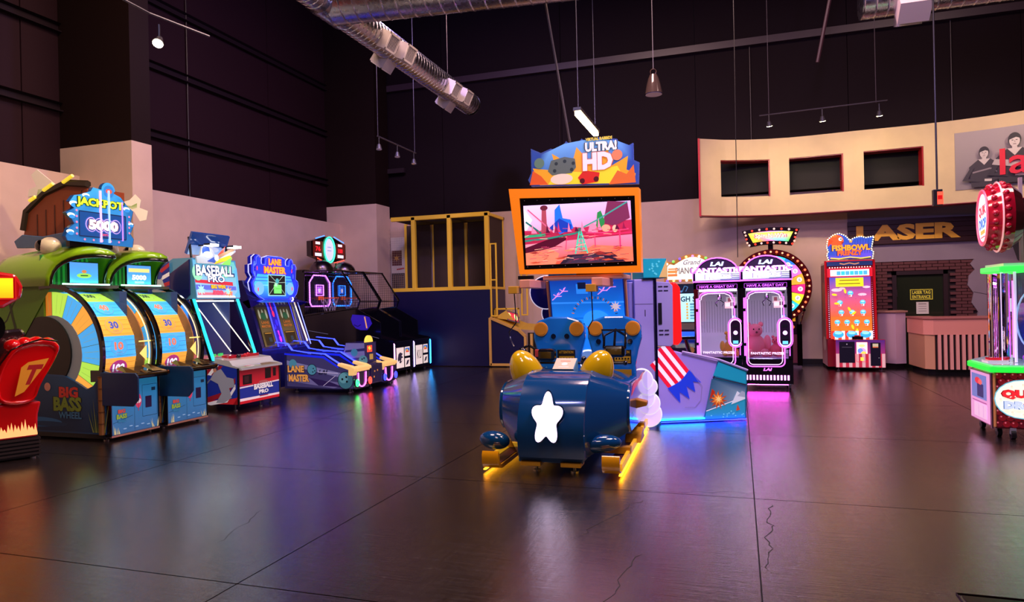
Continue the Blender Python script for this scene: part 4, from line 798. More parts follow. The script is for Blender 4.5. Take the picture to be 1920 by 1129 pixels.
# ================================================================== BASKETBALL MACHINES
def hoops(yc,neon,label,logo,first):
    t=T('basketball_machine',label,'arcade machine',(-7.0,yc,0),L90,'arcade basketball machines')
    W=.45
    prof=[(0,.06),(0,.74),(.3,.80),(.31,1.14),(.86,1.44),(2.13,1.30),(2.5,1.3),(2.5,.06)]
    side=B().prism(prof,'x',-W,-W+.04,'08080f').prism(prof,'x',W-.04,W,'08080f')
    sp_=P('side_panel',B().prism(prof,'x',-W,-W+.04,'0a0a14'),'gloss',t); P('side_panel',B().prism(prof,'x',W-.04,W,'0a0a14'),'gloss',t)
    A=SIDE(-W-.002); A.line([(-2.1,.98),(-1.6,.9)],.008,'6a6a88'); A.line([(-.62,.87),(-.34,.80)],.008,'6a6a88')
    if first:
        A.poly([(-1.02,1.22),(-.98,1.32),(-.7,1.30),(-.56,1.26),(-.5,1.12),(-.62,.98),(-.78,.98),(-.9,1.02),(-.98,1.1)],'2c18a0'); A.line([(-.68,1.27),(-.63,1.02)],.03,'e8a868'); A.line([(-.95,1.1),(-.85,1.06),(-.78,1.1)],.02,'180c60')
    P('side_print',A,'glow0.5',sp_)
    P('ball_tray',B().prism([(.02,.5),(.02,.66),(.32,.72),(2.2,1.2),(2.2,1.1),(.32,.6)],'x',-W+.04,W-.04,'18101c'),'gloss',t)
    P('rear_cabinet',B().box(-W,W,2.2,2.5,.06,2.34,'0c0a12'),'gloss',t)
    cage=[(2.2,2.3),(1.24,2.28),(.80,1.62),(.86,1.46),(2.2,1.32)]
    for k,x in enumerate((-W+.015,W-.015)):
        P('cage_frame',B().tube([(x,a,b_) for a,b_ in cage],.024,'08080a',closed=True),'gloss',t,smooth=50)
        b=B()
        def span(z):
            lo=2.2
            for (a,b1),(c,d_) in zip(cage[1:4],cage[2:5]):
                if min(b1,d_)<=z<=max(b1,d_) and b1!=d_: lo=min(lo,a+(c-a)*(z-b1)/(d_-b1))
            if z>2.28: lo=1.24
            return lo
        z=1.36
        while z<2.28: b.cyl((x,span(z),z),(x,2.2,z),.003,.003,4,'16141c'); z+=.055
        y=.86
        while y<2.2:
            top=2.29 if y>1.24 else 2.28-(1.24-y)*1.5; bot=1.46-(y-.86)*.105
            b.cyl((x,y,bot),(x,y,top),.003,.003,4,'16141c'); y+=.055
        n_=P('wire_mesh',b,'paint',t); n_['kind']='stuff'
    P('crossbar',B().cyl((-W,1.24,2.28),(W,1.24,2.28),.02,.02,8,'08080a').cyl((-W,2.2,2.3),(W,2.2,2.3),.03,.03,8,'08080a').cyl((-W,.8,1.6),(W,.8,1.6),.012,.012,8,'08080a'),'gloss',t)
    # backboard
    bo=[(-.33,1.52),(.33,1.52),(.40,1.6),(.40,2.06),(.24,2.22),(-.24,2.22),(-.40,2.06),(-.40,1.6)]
    bb=P('backboard',B().prism(bo,'y',2.10,2.13,'3c3850'),'gloss',t)
    P('neon_outline',B().tube([(x,2.085,z) for x,z in bo],.016,neon,closed=True).tube([(x,2.085,z) for x,z in ((-.14,1.76),(.14,1.76),(.14,2.0),(-.14,2.0))],.012,neon,closed=True),'glow3.5',bb,smooth=50)
    A=FRONT((0,2.098,0)); A.rect(-.09,1.8,.09,1.97,neon); A.circ(0,1.88,.05,'f0e0ff'); P('board_print',A,'glow0.8',bb)
    hp=P('hoop',B().tube([(.2*math.cos(a*PI/12),1.84+.2*math.sin(a*PI/12),1.70) for a in range(24)],.012,'f06028',closed=True).box(-.05,.05,2.03,2.1,1.66,1.74,'f06028'),'glow0.4',t,smooth=50)
    b=B()
    for i in range(10):
        a=i*PI/5
        for s_ in (-1,1):
            b.tube([((.2-.09*k/4)*math.cos(a+s_*k*.16),1.84+(.2-.09*k/4)*math.sin(a+s_*k*.16),1.70-k*.075) for k in range(5)],.004,'e8e0f0',n=4)
    P('net',b,'paint',hp)
    P('dome',B().ball((-.12,1.95,2.32),(.27,.27,.24),'6a5e66',20,8,0,90),'metal',t,smooth=50)
    ft=P('front_box',B().box(-W+.04,W-.04,0,.3,.08,.72,'0a0a10'),'gloss',t,bevel=.008)
    A=FRONT((0,-.001,0)); A.rect(-.33,.14,.02,.58,'f4e4dc'); A.rect(.06,.38,.3,.58,'f4e4dc'); A.rect(.06,.14,.3,.33,'f4e4dc')
    if logo=='KU': A.text('KU',-.155,.37,.22,.2,'2c2830',bold=.0)
    else:
        A.poly([(-.28,.34),(-.24,.44),(-.16,.48),(-.04,.44),(-.1,.40),(-.02,.36),(-.12,.34),(-.06,.29),(-.14,.24),(-.2,.25),(-.18,.31),(-.25,.28)],'30283c'); A.circ(-.1,.3,.02,'f4e4dc')
    A.rect(.08,.49,.28,.555,'3070d0'); A.poly([(.1,.49),(.22,.49),(.2,.53),(.13,.53)],'f0c040'); A.rect(.1,.46,.26,.49,'e05040'); A.poly([(.1,.18),(.16,.28),(.26,.29),(.2,.2)],'30283c')
    P('front_print',A,'glow0.6',ft)
    def strip(x,n): P('led_strip',B().tube([(x,.62,.80),(x,.30,.77),(x,.02,.70),(x,-.012,.66),(x,-.012,.12),(x,.03,.09),(x,.1,.09)],.012,n,n=8),'glow6',t,smooth=50)
    strip(-W+.02,'ff9cff' if first else 'b8a0ff')
    if not first: strip(W-.01,'30a0ff')
    feet(t,[(-.36,.12),(.36,.12),(-.36,2.3)],h=.06)
    return t
hoops(13.57,'d070ff','near caged basketball machine with pink neon backboard and wildcat panel','cat',True)
hoops(14.5,'2878ff','far caged basketball machine with blue neon backboard and KU panel','KU',False)
t=T('scoreboard_sign','double red digital scoreboard with glowing green oval above basketball machines','sign',(-9.22,14.15,2.65),L90)
bx_=P('board',B().prism([(-.72,.02),(-.72,.36),(-.2,.5),(.2,.5),(.72,.36),(.72,.02),(.2,-.08),(-.2,-.08)],'y',-.02,.1,'180a0c'),'gloss',t)
A=FRONT((0,-.022,0)); 
for s_,n_ in ((-.45,'76'),(.48,'100')):
    A.rect(s_-.2,.0,s_+.2,.38,'4a1410'); A.rect(s_-.1,.30,s_+.08,.36,'f8d8e0'); A.text(n_,s_,.2,.2,.11,'ff2030',bold=.03); A.rect(s_-.13,.03,s_+.13,.1,'e8e8ff')
A.circ(0,.2,.19,'b8c0d8',.27); A.circ(0,.2,.16,'c8c0d0',.24); A.rect(0-.16/2,.26-.04/4,0+.16/2,.26+.04/4,'8090c0'); A.rect(0-.16/2,.18-.04/4,0+.16/2,.18+.04/4,'8090c0')
P('score_print',A,'glow1.1',bx_)
P('green_oval_neon',B().tube([(.215*math.cos(a*PI/14),-.04,.2+.3*math.sin(a*PI/14)) for a in range(28)],.018,'40ffb0',closed=True),'glow1.8',bx_,smooth=50)
P('blue_neon',B().tube([(-.55,-.03,.43),(-.2,-.03,.52)],.012,'3068ff').tube([(.2,-.03,.52),(.62,-.03,.41)],.01,'3068ff'),'glow5',bx_); P('red_neon',B().tube([(-.5,-.03,-.02),(-.2,-.03,-.1)],.01,'ff3828').tube([(.2,-.03,-.1),(.62,-.03,-.02)],.01,'ff3828'),'glow4',bx_)
P('post',B().cyl((-.4,.06,-.32),(-.4,.06,.05),.02,.02,8,'0c0c10').cyl((.4,.06,-.32),(.4,.06,.05),.02,.02,8,'0c0c10'),'gloss',t)
# ================================================================== YELLOW CAGE
YL='f4c838'
t=T('net_cage_game','yellow tube-framed netted cage with dark navy lower panels against back wall','arcade machine',(0,0,0))
cx0,cx1,cy0,cy1=-8.08,-5.60,15.28,16.38
def beam(a,b_,s_=.05,name='frame_tube',col=YL):
    a=Vector(a); b_=Vector(b_); lo=[min(a[i],b_[i])-s_ for i in range(3)]; hi=[max(a[i],b_[i])+s_ for i in range(3)]
    return P(name,B().box(lo[0],hi[0],lo[1],hi[1],lo[2],hi[2],col),'satin',t,bevel=.006)
for x in (-7.53,-6.58,-5.62): beam((x,cy0,1.9),(x,cy0,3.6))
for x in (-8.3,-7.5,-6.6,-5.62): beam((x,cy1,1.9),(x,cy1,3.6),.035)
beam((cx0,cy0,3.62),(cx1,cy0,3.62)); beam((cx0,cy1,3.62),(cx1,cy1,3.62),.035); beam((cx1,cy0,3.62),(cx1,cy1,3.62),.035); beam((cx0,cy0,1.87),(cx1,cy0,1.87),.045); beam((cx1,cy0,1.87),(cx1,cy1,1.87),.03)
for x in (-7.53,-6.58): beam((x,cy0,3.62),(x,cy1,3.62),.025)
for a,b_ in ((-8.3,-7.53),(-7.53,-6.58),(-6.58,-5.62)):
    P('net_panel',B().box(a+.05,b_-.05,cy1-.05,cy1-.04,1.9,3.58,'52443c'),'net',t)
P('net_panel',B().box(cx1-.01,cx1,cy0+.05,cy1-.04,1.9,3.58,'52443c'),'net',t); P('net_panel',B().box(cx0+.05,cx1-.05,cy0+.05,cy1-.05,3.57,3.575,'40342e'),'net',t)
b=B()
b.grid((-8.78,cy1-.05,1.9),(.42,0,0),(0,0,1.65),8,28,.003,'b8b0a0'); P('white_net',b,'satin',t)['kind']='stuff'
P('lower_panel',B().box(cx0-.02,cx1+.03,cy0-.05,cy0-.01,.02,1.83,'0a0a3c'),'paint',t)
P('lower_panel',B().box(cx1,cx1+.03,cy0,cy1,.02,1.83,'0a0a3c'),'paint',t)
for x in (-5.54,-5.05):
    for dx in (0,.14): beam((x+dx,cy0-.02 if x<-5.2 else 16.1,1.2),(x+dx,cy0-.02 if x<-5.2 else 16.1,2.9),.018)
    for z in (1.2,2.05,2.9): beam((x,cy0-.02 if x<-5.2 else 16.1,z),(x+.14,cy0-.02 if x<-5.2 else 16.1,z),.016)
for z in (1.15,1.36): beam((-5.54,15.5,z),(-4.95,15.5,z),.02)
for x in (-5.54,-5.25,-4.95): beam((x,15.5,1.15),(x,15.5,1.36),.02)
t=T('control_console','sloping yellow-edged navy console beside the net cage with small red screen','console',(0,0,0))
P('side_panel',B().prism([(-5.55,.05),(-5.55,1.12),(-4.83,.82),(-4.7,.74),(-4.7,.05)],'y',15.2,15.24,'0c0c3a'),'paint',t)
for a,b_ in (((-5.56,.04),(-5.56,1.16)),((-5.56,1.16),(-4.85,.86)),((-4.85,.86),(-4.7,.72)),((-4.7,.72),(-4.7,.04)),((-5.56,.06),(-4.7,.06)),((-4.55,.78),(-4.55,.04))):
    P('edge_tube',B().cyl((a[0],15.2,a[1]),(b_[0],15.2,b_[1]),.04,.04,4,'d8a850'),'satin',t)
P('tray',B().add([(-5.5,15.24,1.16),(-4.85,15.24,.88),(-4.3,15.24,.84),(-4.3,15.9,.95),(-4.85,15.9,1.0),(-5.5,15.9,1.22)],[(0,1,4,5),(1,2,3,4)],'c8a030'),'satin',t)
P('front_panel',B().box(-4.66,-4.1,15.26,15.3,.05,.8,'17130f'),'paint',t)
s1=P('screen_box',B().prism([(-5.5,1.15),(-5.2,1.32),(-4.98,1.08)],'y',15.3,15.75,'e0b840'),'satin',t); A=Art((-5.18,15.29,1.1),(.95,0,-.25),(-.25,.25,.9)); A.rect(.02,.0,.34,.26,'3a3034'); A.rect(.05,.03,.31,.23,'a0102c'); A.circ(.1,.13,.04,'f0e890',.08); A.circ(.26,.13,.04,'f0e890',.08); A.line([(.14,.06),(.22,.2)],.03,'ff3040'); A.line([(.22,.06),(.14,.2)],.03,'ff3040'); P('screen',A,'glow1',s1)
tag(P('wall_poster',B().box(-8.76,-8.36,16.4,16.42,1.9,3.3,'d8d0c0'),'satin'),'basketball court poster on the back wall inside the yellow cage','poster')
A=FRONT((0,16.398,0)); A.rect(-8.74,2.55,-8.45,2.95,'5c1c20'); A.star(-8.6,2.75,.1,.04,6,'d8a030'); A.rect(-8.75,1.92,-8.37,2.35,'241418')
for i in range(6): A.line([(-8.72+i*.06,1.95),(-8.7+i*.06,2.3)],.02,'8c6a50')
A.line([(-8.6,2.45),(-8.38,2.48)],.03,'c02830'); P('poster_print',A,'satin',bpy.data.objects['wall_poster'])
# ================================================================== CENTRE RIDE : car
CB='0a4070'
t=T('motion_ride_car','dark teal-blue two-seat ride car with yellow dome headlights and runners','ride',(-1.60,6.6,0),.03)
side_=[(.55,.70),(-.02,.72),(-.20,.69),(-.31,.60),(-.33,.40),(-.22,.28)]
mid_=[(.55,.80),(-.10,.85),(-.50,.82),(-.74,.64),(-.86,.38),(-.82,.14)]
def mixs(k): return [(a[0]+(b_[0]-a[0])*k,a[1]+(b_[1]-a[1])*k) for a,b_ in zip(mid_,side_)]
st=[(-.60,side_),(-.30,mixs(.04)),(-.295,mid_),(.295,mid_),(.30,mixs(.04)),(.60,side_)]
def fine(pl):
    o=[]; n=len(pl)
    for i in range(n-1):
        p0=pl[max(i-1,0)];p1=pl[i];p2=pl[i+1];p3=pl[min(i+2,n-1)]
        for k in range(4):
            u=k/4; o.append(tuple(.5*((2*p1[j])+(-p0[j]+p2[j])*u+(2*p0[j]-5*p1[j]+4*p2[j]-p3[j])*u*u+(-p0[j]+3*p1[j]-3*p2[j]+p3[j])*u**3) for j in (0,1)))
    return o+[pl[-1]]
b=B(); b.loft([[V(x,y,z) for y,z in fine(pl)] for x,pl in st],CB)
P('nose_shell',b,'gloss',t,smooth=14)
for s_ in (-1,1):
    fs_=fine(st[0][1]); rear=[(1.5,.20),(1.55,.66),(1.1,.72),(.8,.72)]
    b=B(); b.prism(fs_+rear,'x',s_*.54,s_*.625,CB); sp_=P('side_shell',b,'gloss',t,smooth=35,bevel=.008)
    b=B(); 
    for (y,z) in fine(st[1][1])[2::4]: b.ball((s_*.285,y-.004,z+.004),.009,'5c8cac',6,4)
    P('rivet',b,'metal',t)['kind']='stuff'
A=Art((.627,0,0),(0,1,0),(0,0,1)); A.text('D-BOX',-.12,.42,.22,.055,'5c88b8'); A.line([(-.36,.3),(-.3,.55),(-.1,.72)],.008,'7090b8'); P('side_print',A,'glow0.3',t)
A=Art((.628,0,0),(0,1,0),(0,0,1)); A.poly([(-.2,.60),(.25,.66),(.15,.69),(.3,.70),(.0,.70),(-.1,.67)],'e83828'); P('flame_decal',A,'glow0.3',t)
P('chassis',B().box(-.32,.26,-.74,1.4,.08,.2,'104a80'),'paint',t,bevel=.01)
P('cross_beam',B().box(-.3,.62,-.3,-.2,.09,.15,'d89a18').box(-.6,-.3,-.2,-.1,.09,.15,'d89a18').box(-.62,.62,1.0,1.1,.09,.15,'d89a18'),'paint',t)
for x in (-.2,.16): P('foot_bracket',B().box(x-.09,x+.09,-.78,-.6,.055,.095,'e0a010'),'paint',t,bevel=.005)
feet(t,[(-.16,-.7),(.18,-.7),(-.16,1.3),(.18,1.3)],r=.03,h=.06)
for s_ in (-1,1):
    b=B(); pr=[(-.80,.03),(-.88,.05),(-.92,.10),(-.92,.17),(-.90,.20),(-.87,.17),(-.87,.11),(-.83,.07),(1.6,.07),(1.6,.03)]
    b.prism(pr,'x',s_*.53-.075,s_*.53+.075,'e8a010'); rn=P('runner',b,'gloss',t,smooth=40)
    P('tread_plate',B().box(s_*.53-.06,s_*.53+.06,-.8,1.55,.07,.078,'4a1c20'),'satin',rn); xx=s_*.53+s_*.07
    P('edge_rail',B().box(xx-.015,xx+.015,-.84,1.6,.06,.12,'f0b020'),'glow0.5',rn); P('runner_glow',B().box(xx-.012,xx+.012,-.86,1.6,.022,.03,'ffb020'),'glow6',rn)
P('step_box',B().prism([(.25,.08),(.3,.16),(.5,.2),(.6,.08)],'x',.5,.66,'d89818'),'paint',t,bevel=.01)
P('step_wing',B().prism([(.5,.55),(.73,.50),(.73,.46),(.5,.40)],'y',.2,.32,'b87818'),'paint',t,bevel=.01)
def ell(name,c,r,ax,col,parent,lo=-90,rim=None):
    o=P(name,B().ball(c,r,col,24,14,lo,90,ax),'gloss',parent,smooth=60); return o
for s_ in (-1,1):
    ax=V(s_*.40,-.12,.90).normalized(); h=ell('headlight_dome',V(s_*.33-.05,-.12,.78),(.16,.16,.27),ax,'d8b010',t,0)
    q=ax.to_track_quat('Z','Y'); P('rim',B().tube([V(s_*.33-.05,-.12,.78)+q@V(.163*math.cos(a*PI/12),.168*math.sin(a*PI/12),0) for a in range(24)],.012,'0c1c2c',closed=True),'gloss',h,smooth=60)
ell('bumper_pod',V(-.58,-.62,.24),(.085,.10,.15),V(-1,.2,.05).normalized(),CB,t)
ell('bumper_pod',V(.40,-.66,.25),(.08,.10,.19),V(1,.12,.10).normalized(),CB,t)
q=Art((0,0,0),(1,0,0),(0,.0,1))
# glowing generic splash panel on nose
pts=[]
for i in range(60):
    a=2*PI*i/60; r_=.15+.035*math.cos(5*(a-PI/2)); pts.append((r_*math.cos(a)*.82,r_*math.sin(a)*1.35))
b=B(); b.m=Matrix.Translation((-.02,-.845,.49))@Matrix.Rotation(math.radians(-18),4,'X'); b.prism(pts,'y',-.018,.03,'0c2030'); lp=P('glowing_emblem',b,'gloss',t)
b=B(); b.m=Matrix.Translation((-.02,-.865,.49))@Matrix.Rotation(math.radians(-18),4,'X'); b.prism([(x*.95,y*.96) for x,y in pts],'y',-.012,.0,'e8d8ff'); P('lit_face',b,'glow1.6',lp)
cbx=P('control_box',B().prism([(-.2,.80),(-.26,.86),(-.05,.95),(-.02,.80)],'x',-.11,.10,'5c98b0'),'paint',t,bevel=.008)
A=Art((-.005,-.262,.862),(1,0,0),(0,.92,.39)); A.rect(-.1,.0,.1,.22,'c8c0a0'); A.rect(0-.1/2,.16-.025/4,0+.1/2,.16+.025/4,'d07050'); A.circ(0,.1,.03,'e8e8d8'); A.rect(0-.1/2,.04-.025/4,0+.1/2,.04+.025/4,'e8e8d8'); P('box_print',A,'satin',cbx)
P('lap_bar',B().cyl((-.45,.42,.86),(.5,.42,.86),.014,.014,8,'1a1a20').ball((.08,.38,.88),(.035,.035,.055),'0c1018',12,8).cyl((.08,.42,.86),(.08,.42,.76),.02,.02,8,'1a1a20').ball((.5,.42,.86),.025,'0c1018',10,6),'gloss',t,smooth=50)
for s_,x in ((-1,-.27),(1,.34)):
    so=[(-.24,.5),(.24,.5),(.22,.8),(.25,.95),(.29,1.1),(.285,1.22),(.24,1.29),(.1,1.335),(-.1,1.335),(-.24,1.29),(-.285,1.22),(-.29,1.1),(-.25,.95),(-.22,.8)]
    b=B(); b.prism([(x+a,c) for a,c in so],'y',.78,.88,'1c84dc'); se=P('seat_back',b,'gloss',t,bevel=.02)
    P('seat_cushion',B().box(x-.23,x+.23,.45,.8,.5,.62,'14406c'),'satin',se,bevel=.03)
    for dx in (-.2,.2): P('speaker_disc',B().cyl((x+dx,.765,1.2),(x+dx,.79,1.2),.078,.082,24,'f4a838').cyl((x+dx,.76,1.2),(x+dx,.766,1.2),.065,.065,24,'e8981c'),'satin',se,smooth=40)
    for dx in ((-.06,.09) if s_<0 else (-.17,.17)): P('recess',B().cyl((x+dx,.772,1.12 if s_<0 else 1.06),(x+dx,.78,1.12 if s_<0 else 1.06),.028,.028,14,'0a1c34'),'gloss',se)
    A=FRONT((x,.778,0)); A.rect(-.02,.82,.18,.97,'161208'); A.rect(.0,.85,.17,.9,'e0b020'); A.text('ATTENTION',.08,.945,.16,.03,'e0b020'); A.rect(.0,.83,.17,.845,'e0b020')
    for i in range(5): A.circ(.02+i*.032,.875,.01,'161208')
    A.rect(-.01,.68,.18,.76,'d0a020'); P('warning_label',A,'satin',se)
# headsets
def headset(name,label,x,z,fold):
    t=T(name,label,'headset',(x,7.02,z)); 
    if fold:
        P('visor',B().box(-.11,.11,-.05,.08,-.14,-.02,'101014'),'gloss',t,bevel=.03); P('head_strap',B().tube([(-.11,.0,-.05),(-.11,.05,.08),(0,.1,.14),(.11,.05,.08),(.11,0,-.05)],.014,'16161a').tube([(0,0,-.02),(0,.08,.14)],.014,'16161a').tube([(-.1,-.02,.02),(-.12,-.03,.14),(.12,-.03,.14),(.12,-.02,.0)],.012,'16161a'),'gloss',t,smooth=50)
    else:
        P('visor',B().box(.02,.20,-.08,.05,-.10,.03,'101014'),'gloss',t,bevel=.03); P('head_strap',B().tube([(.02,0,.0),(-.1,.03,.06),(-.2,.03,.02),(-.2,.03,-.06),(-.1,.03,-.08),(.02,0,-.06)],.016,'16161a').ball((-.17,.02,-.02),(.05,.04,.06),'101014',12,8),'gloss',t,smooth=50); P('red_tag',B().box(-.02,.06,-.03,.0,-.06,.02,'c84040'),'satin',t,bevel=.005)
    return t
headset('vr_headset','black headset with red tag hanging in front of left ride seat',-2.04,.98,False)
headset('vr_headset','black folded headset with straps hanging on right ride seat',-1.22,1.06,True)
# screen tower
t=T('screen_tower','leaning bright blue printed ride tower with peach arm under the big screen','tower',(-1.72,8.25,0))
b=B(); b.prism([(0,.0),(-.02,.8),(-.1,1.3),(-.22,1.75),(-.2,1.85),(.3,1.85),(.35,1.2),(.35,.0)],'x',-.46,.46,'1464c0'); tw=P('tower_body',b,'gloss',t,smooth=35)
A=Art((0,-.115,1.3),(1,0,0),(0,-.26,.965)); A.grad(-.44,.0,.44,.47,'1878e0','0c38a0'); A.rect(-.44,.18,.44,.2,'3088f0'); A.rect(-.12,.3,.02,.42,'2880e8'); A.rect(-.1,.36,.0,.44,'081030'); 
for k in range(22):
    a=math.radians(15+k*7); x,y=.08+.27*math.cos(a),-.02+.27*math.sin(a); A.line([(x*.95+.004,y*.95),(x*1.07-.005,y*1.07)],.012,'b86850' if k%2 else '183868')
A.star(.34,.14,.07,.03,9,'c8b0b8'); A.circ(.1,-.02,.16,'2c90f0',.12)
for (x,y) in ((-.28,.34),(.3,.38),(-.36,.28),(.2,.34)):
    for k in range(6): A.line([(x,y),(x+.06*math.cos(k),y+.05*math.sin(k*1.7))],.01,'e890e0')
P('tower_print',A,'glow1.05',tw)
A=Art((0,-.0235,.8),(1,0,0),(0,-.158,.987)); A.grad(-.44,.0,.44,.5,'1a6cd8','1880e8')
for k in range(26):
    a=math.radians(20+k*6); x,y=.02+.30*math.cos(a),.1+.32*math.sin(a); A.line([(x*.94,y*.94),(x*1.08,y*1.08)],.014,'a85c48' if k%2 else '183868')
A.circ(-.02,.0,.16,'f0f0ff',.12); A.star(.3,.3,.1,.05,9,'c8a0a0'); A.circ(-.02,-.0,.13,'5c78b0',.1)
P('tower_print',A,'glow1.05',tw)
A=FRONT((0,-.003,0)); A.rect(-.44,.3,.44,.8,'1468d0'); A.circ(.0,.55,.26,'0c2c9c',.22); A.circ(.05,.68,.12,'e0e8ff',.03); P('tower_print',A,'glow0.6',tw)
P('side_trim',B().tube([(-.47,-.01,.0),(-.47,-.03,.8),(-.47,-.11,1.3),(-.47,-.23,1.75)],.018,'e8a070').tube([(.47,-.01,.0),(.47,-.03,.8),(.47,-.11,1.3),(.47,-.23,1.75)],.018,'e8a070'),'satin',t)
P('arm_shelf',B().box(-.42,.5,-.6,.0,1.75,1.80,'f4b494'),'satin',t,bevel=.01)
for x in (-.62,.24): P('hook_block',B().box(x-.05,x+.05,-1.12,-.95,1.60,1.68,'d8a020'),'satin',t,bevel=.005)
for x in (-.5,.3): P('hook_arm',B().box(x-.06,x+.06,-1.05,-.4,1.66,1.75,'f0a480'),'satin',t,bevel=.008)
for x,xe,ze in ((-.62,-.36,1.04),(.24,.48,1.2)):
    P('headset_cable',B().tube([(x,-1.06,1.6),(x+.01,-1.06,1.4),(x+.02,-1.08,1.28),(x-.05,-1.12,1.18),(x-.02,-1.16,1.1),(x+.04,-1.22,1.03)] if x<0 else [(x,-1.06,1.6),(x+.01,-1.08,1.4),(x+.02,-1.12,1.3),(x-.02,-1.18,1.22),(x+.0,-1.2,1.15)],.007,'0c0c10'),'gloss',t,smooth=60)
def cloud(name,label,loc,rz,blobs,col,m,edge):
    t=T(name,label,'panel',loc,rz)
    for i,(x,z,r_) in enumerate(blobs):
        P('cloud_board',B().cyl((x,.02*i,z),(x,.02*i+.03,z),r_,r_,32,col),m,t,smooth=40)
        P('cloud_edge',B().tube([(x+r_*math.cos(a*PI/16),.02*i+.015,z+r_*math.sin(a*PI/16)) for a in range(32)],.014,edge,closed=True),'glow0.5',t,smooth=50)
    return t
cloud('cloud_panel','dark blue cloud-shaped side panel with pale edge left of the blue tower',(-2.22,8.3,0),.1,[(-.06,1.62,.2),(.02,1.36,.14),(.02,1.1,.18),(.05,.75,.2),(.05,.4,.25),(.05,.22,.2)],'10147c','gloss','e8e0ff')
cloud('cloud_panel','white glowing cloud-shaped panel at right rear of the ride car',(-1.0,8.0,0),.2,[(-.08,.58,.12),(-.0,.50,.09),(-.07,.38,.13),(.0,.30,.12),(-.0,.17,.14),(-.1,.13,.13)],'d8c0ff','glow0.85','ffffff')
# TV
t=T('big_screen','large television in leaning orange frame showing roller coaster, above the ride','screen',(-1.75,7.62,0))
fo=[(-.765,2.825),(.735,2.735),(.745,1.805),(-.655,1.83)]; fi=[(-.64,2.71),(.69,2.65),(.70,1.88),(-.60,1.88)]
b=B(); 
for i in range(4):
    j=(i+1)%4; b.prism([fo[i],fo[j],fi[j],fi[i]],'y',-.02,.14,'f08010')
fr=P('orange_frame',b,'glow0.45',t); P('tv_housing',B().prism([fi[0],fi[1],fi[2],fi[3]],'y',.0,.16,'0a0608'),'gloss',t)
b=B()
for i in range(9): b.ball((-.58+i*.15,-.004,2.675-i*.006),.008,'6a6060',6,4).ball((-.56+i*.15,-.004,1.91),.008,'6a6060',6,4)
P('bolt',b,'metal',t)['kind']='stuff'
A=Art((-.575,-.002,1.93),(1,0,.0),(-.03,0,1),step=.0004); W_,H_=1.235,.69
A.poly([(0,0),(W_,0),(W_,H_-.02),(0,H_)],['d85838','d04830','d8a8d8','e0c8f0']); A.poly([(.0,.36),(.1,.52),(.0,.66)],'ffd8f0')
A.poly([(0,.24),(W_,.3),(W_,.46),(.9,.44),(.7,.40),(.5,.42),(.3,.38),(0,.4)],'b02448'); A.poly([(0,.2),(.45,.34),(.5,.28),(.35,.2),(0,.12)],'4c0c24')
A.poly([(0,.0),(0,.14),(.3,.18),(.4,.12),(.35,0)],'f08060'); A.poly([(.6,.1),(.8,.2),(W_,.16),(W_,0),(.6,0)],'e87050')
A.poly([(.36,.4),(.37,.62),(.43,.68),(.46,.52),(.55,.5),(.58,.4),(.42,.34)],'2068d8'); A.poly([(.30,.42),(.42,.52),(.56,.44),(.55,.36),(.34,.36)],'1838a0'); A.poly([(.2,.36),(.22,.66),(.27,.66),(.27,.38)],'a04050'); A.circ(.245,.65,.045,'602030',.03); A.line([(.05,.64),(.35,.36)],.015,'c85878'); A.line([(.02,.5),(.2,.36)],.02,'1c6a60')
A.poly([(.92,.44),(.98,.68),(1.2,.66),(1.22,.48),(1.05,.4)],'702848'); A.poly([(.84,.4),(.86,.56),(.9,.58),(.94,.46),(.92,.36)],'288040'); A.poly([(.74,.34),(.78,.46),(.84,.42),(.86,.34)],'f08098')
A.line([(.64,.38),(.86,.48),(1.2,.66)],.016,'3c9080'); A.line([(0,.28),(.3,.3),(.6,.34),(.68,.38)],.02,'28806c'); A.line([(0,.33),(.25,.34)],.03,'30a070'); A.line([(.72,.30),(W_,.32)],.014,'e02858'); A.line([(.72,.34),(.9,.33),(1.2,.36)],.012,'f04070'); A.line([(1.1,.14),(1.1,.34)],.014,'e03060'); A.line([(.82,.18),(.82,.34)],.01,'e03060'); A.line([(.48,.16),(.5,.32)],.008,'e03060'); A.circ(.95,.38,.05,'f09878',.04); A.circ(1.05,.37,.03,'f8b090',.04)
A.poly([(.4,0),(.5,.1),(1.0,.11),(1.15,0)],'281c30'); A.poly([(.46,.0),(.56,.085),(.9,.09),(.95,0)],'3c2c40')
for s_ in (-1,1): A.line([(.655+s_*.01,.36),(.66+s_*.07,.11)],.016,'38c8a0')
A.line([(.66,.34),(.66,.14)],.012,'30a888'); 
for k in range(5): A.line([(.66-.012*(k+1),.32-k*.045),(.66+.012*(k+1),.32-k*.045)],.01,'38c8a0')
A.circ(.655,.38,.03,'406058',.02)
for i in range(14):
    x=.05+random.random()*1.1; A.poly([(x,.36),(x+.015,.40+random.random()*.10),(x+.03,.38+random.random()*.04),(x+.05,.36)],random.choice(['8c1840','c03060','f07898','501030','e8a0b0']))
for i in range(16):
    x=random.random()*1.1; y=random.uniform(.02,.18); A.poly([(x,y),(x+.08,y+.012),(x+.14,y-.006),(x+.05,y-.012)],random.choice(['b84830','e87858','902c28']))
for i in range(90):
    x=random.random()*(W_-.13); y=random.uniform(.01,.2) if random.random()<.6 else random.uniform(.26,.4); A.line([(x,y),(x+random.uniform(.03,.12),y+random.uniform(-.01,.02))],.005,random.choice(['a02c40','701830','ffb090','c84060']))
P('screen_image',A,'glow1.0',t)
P('mount_block',B().box(-.02,.5,.14,.3,1.8,2.4,'201818').box(-.68,-.5,-.0,.05,1.77,1.81,'100c10'),'paint',t)
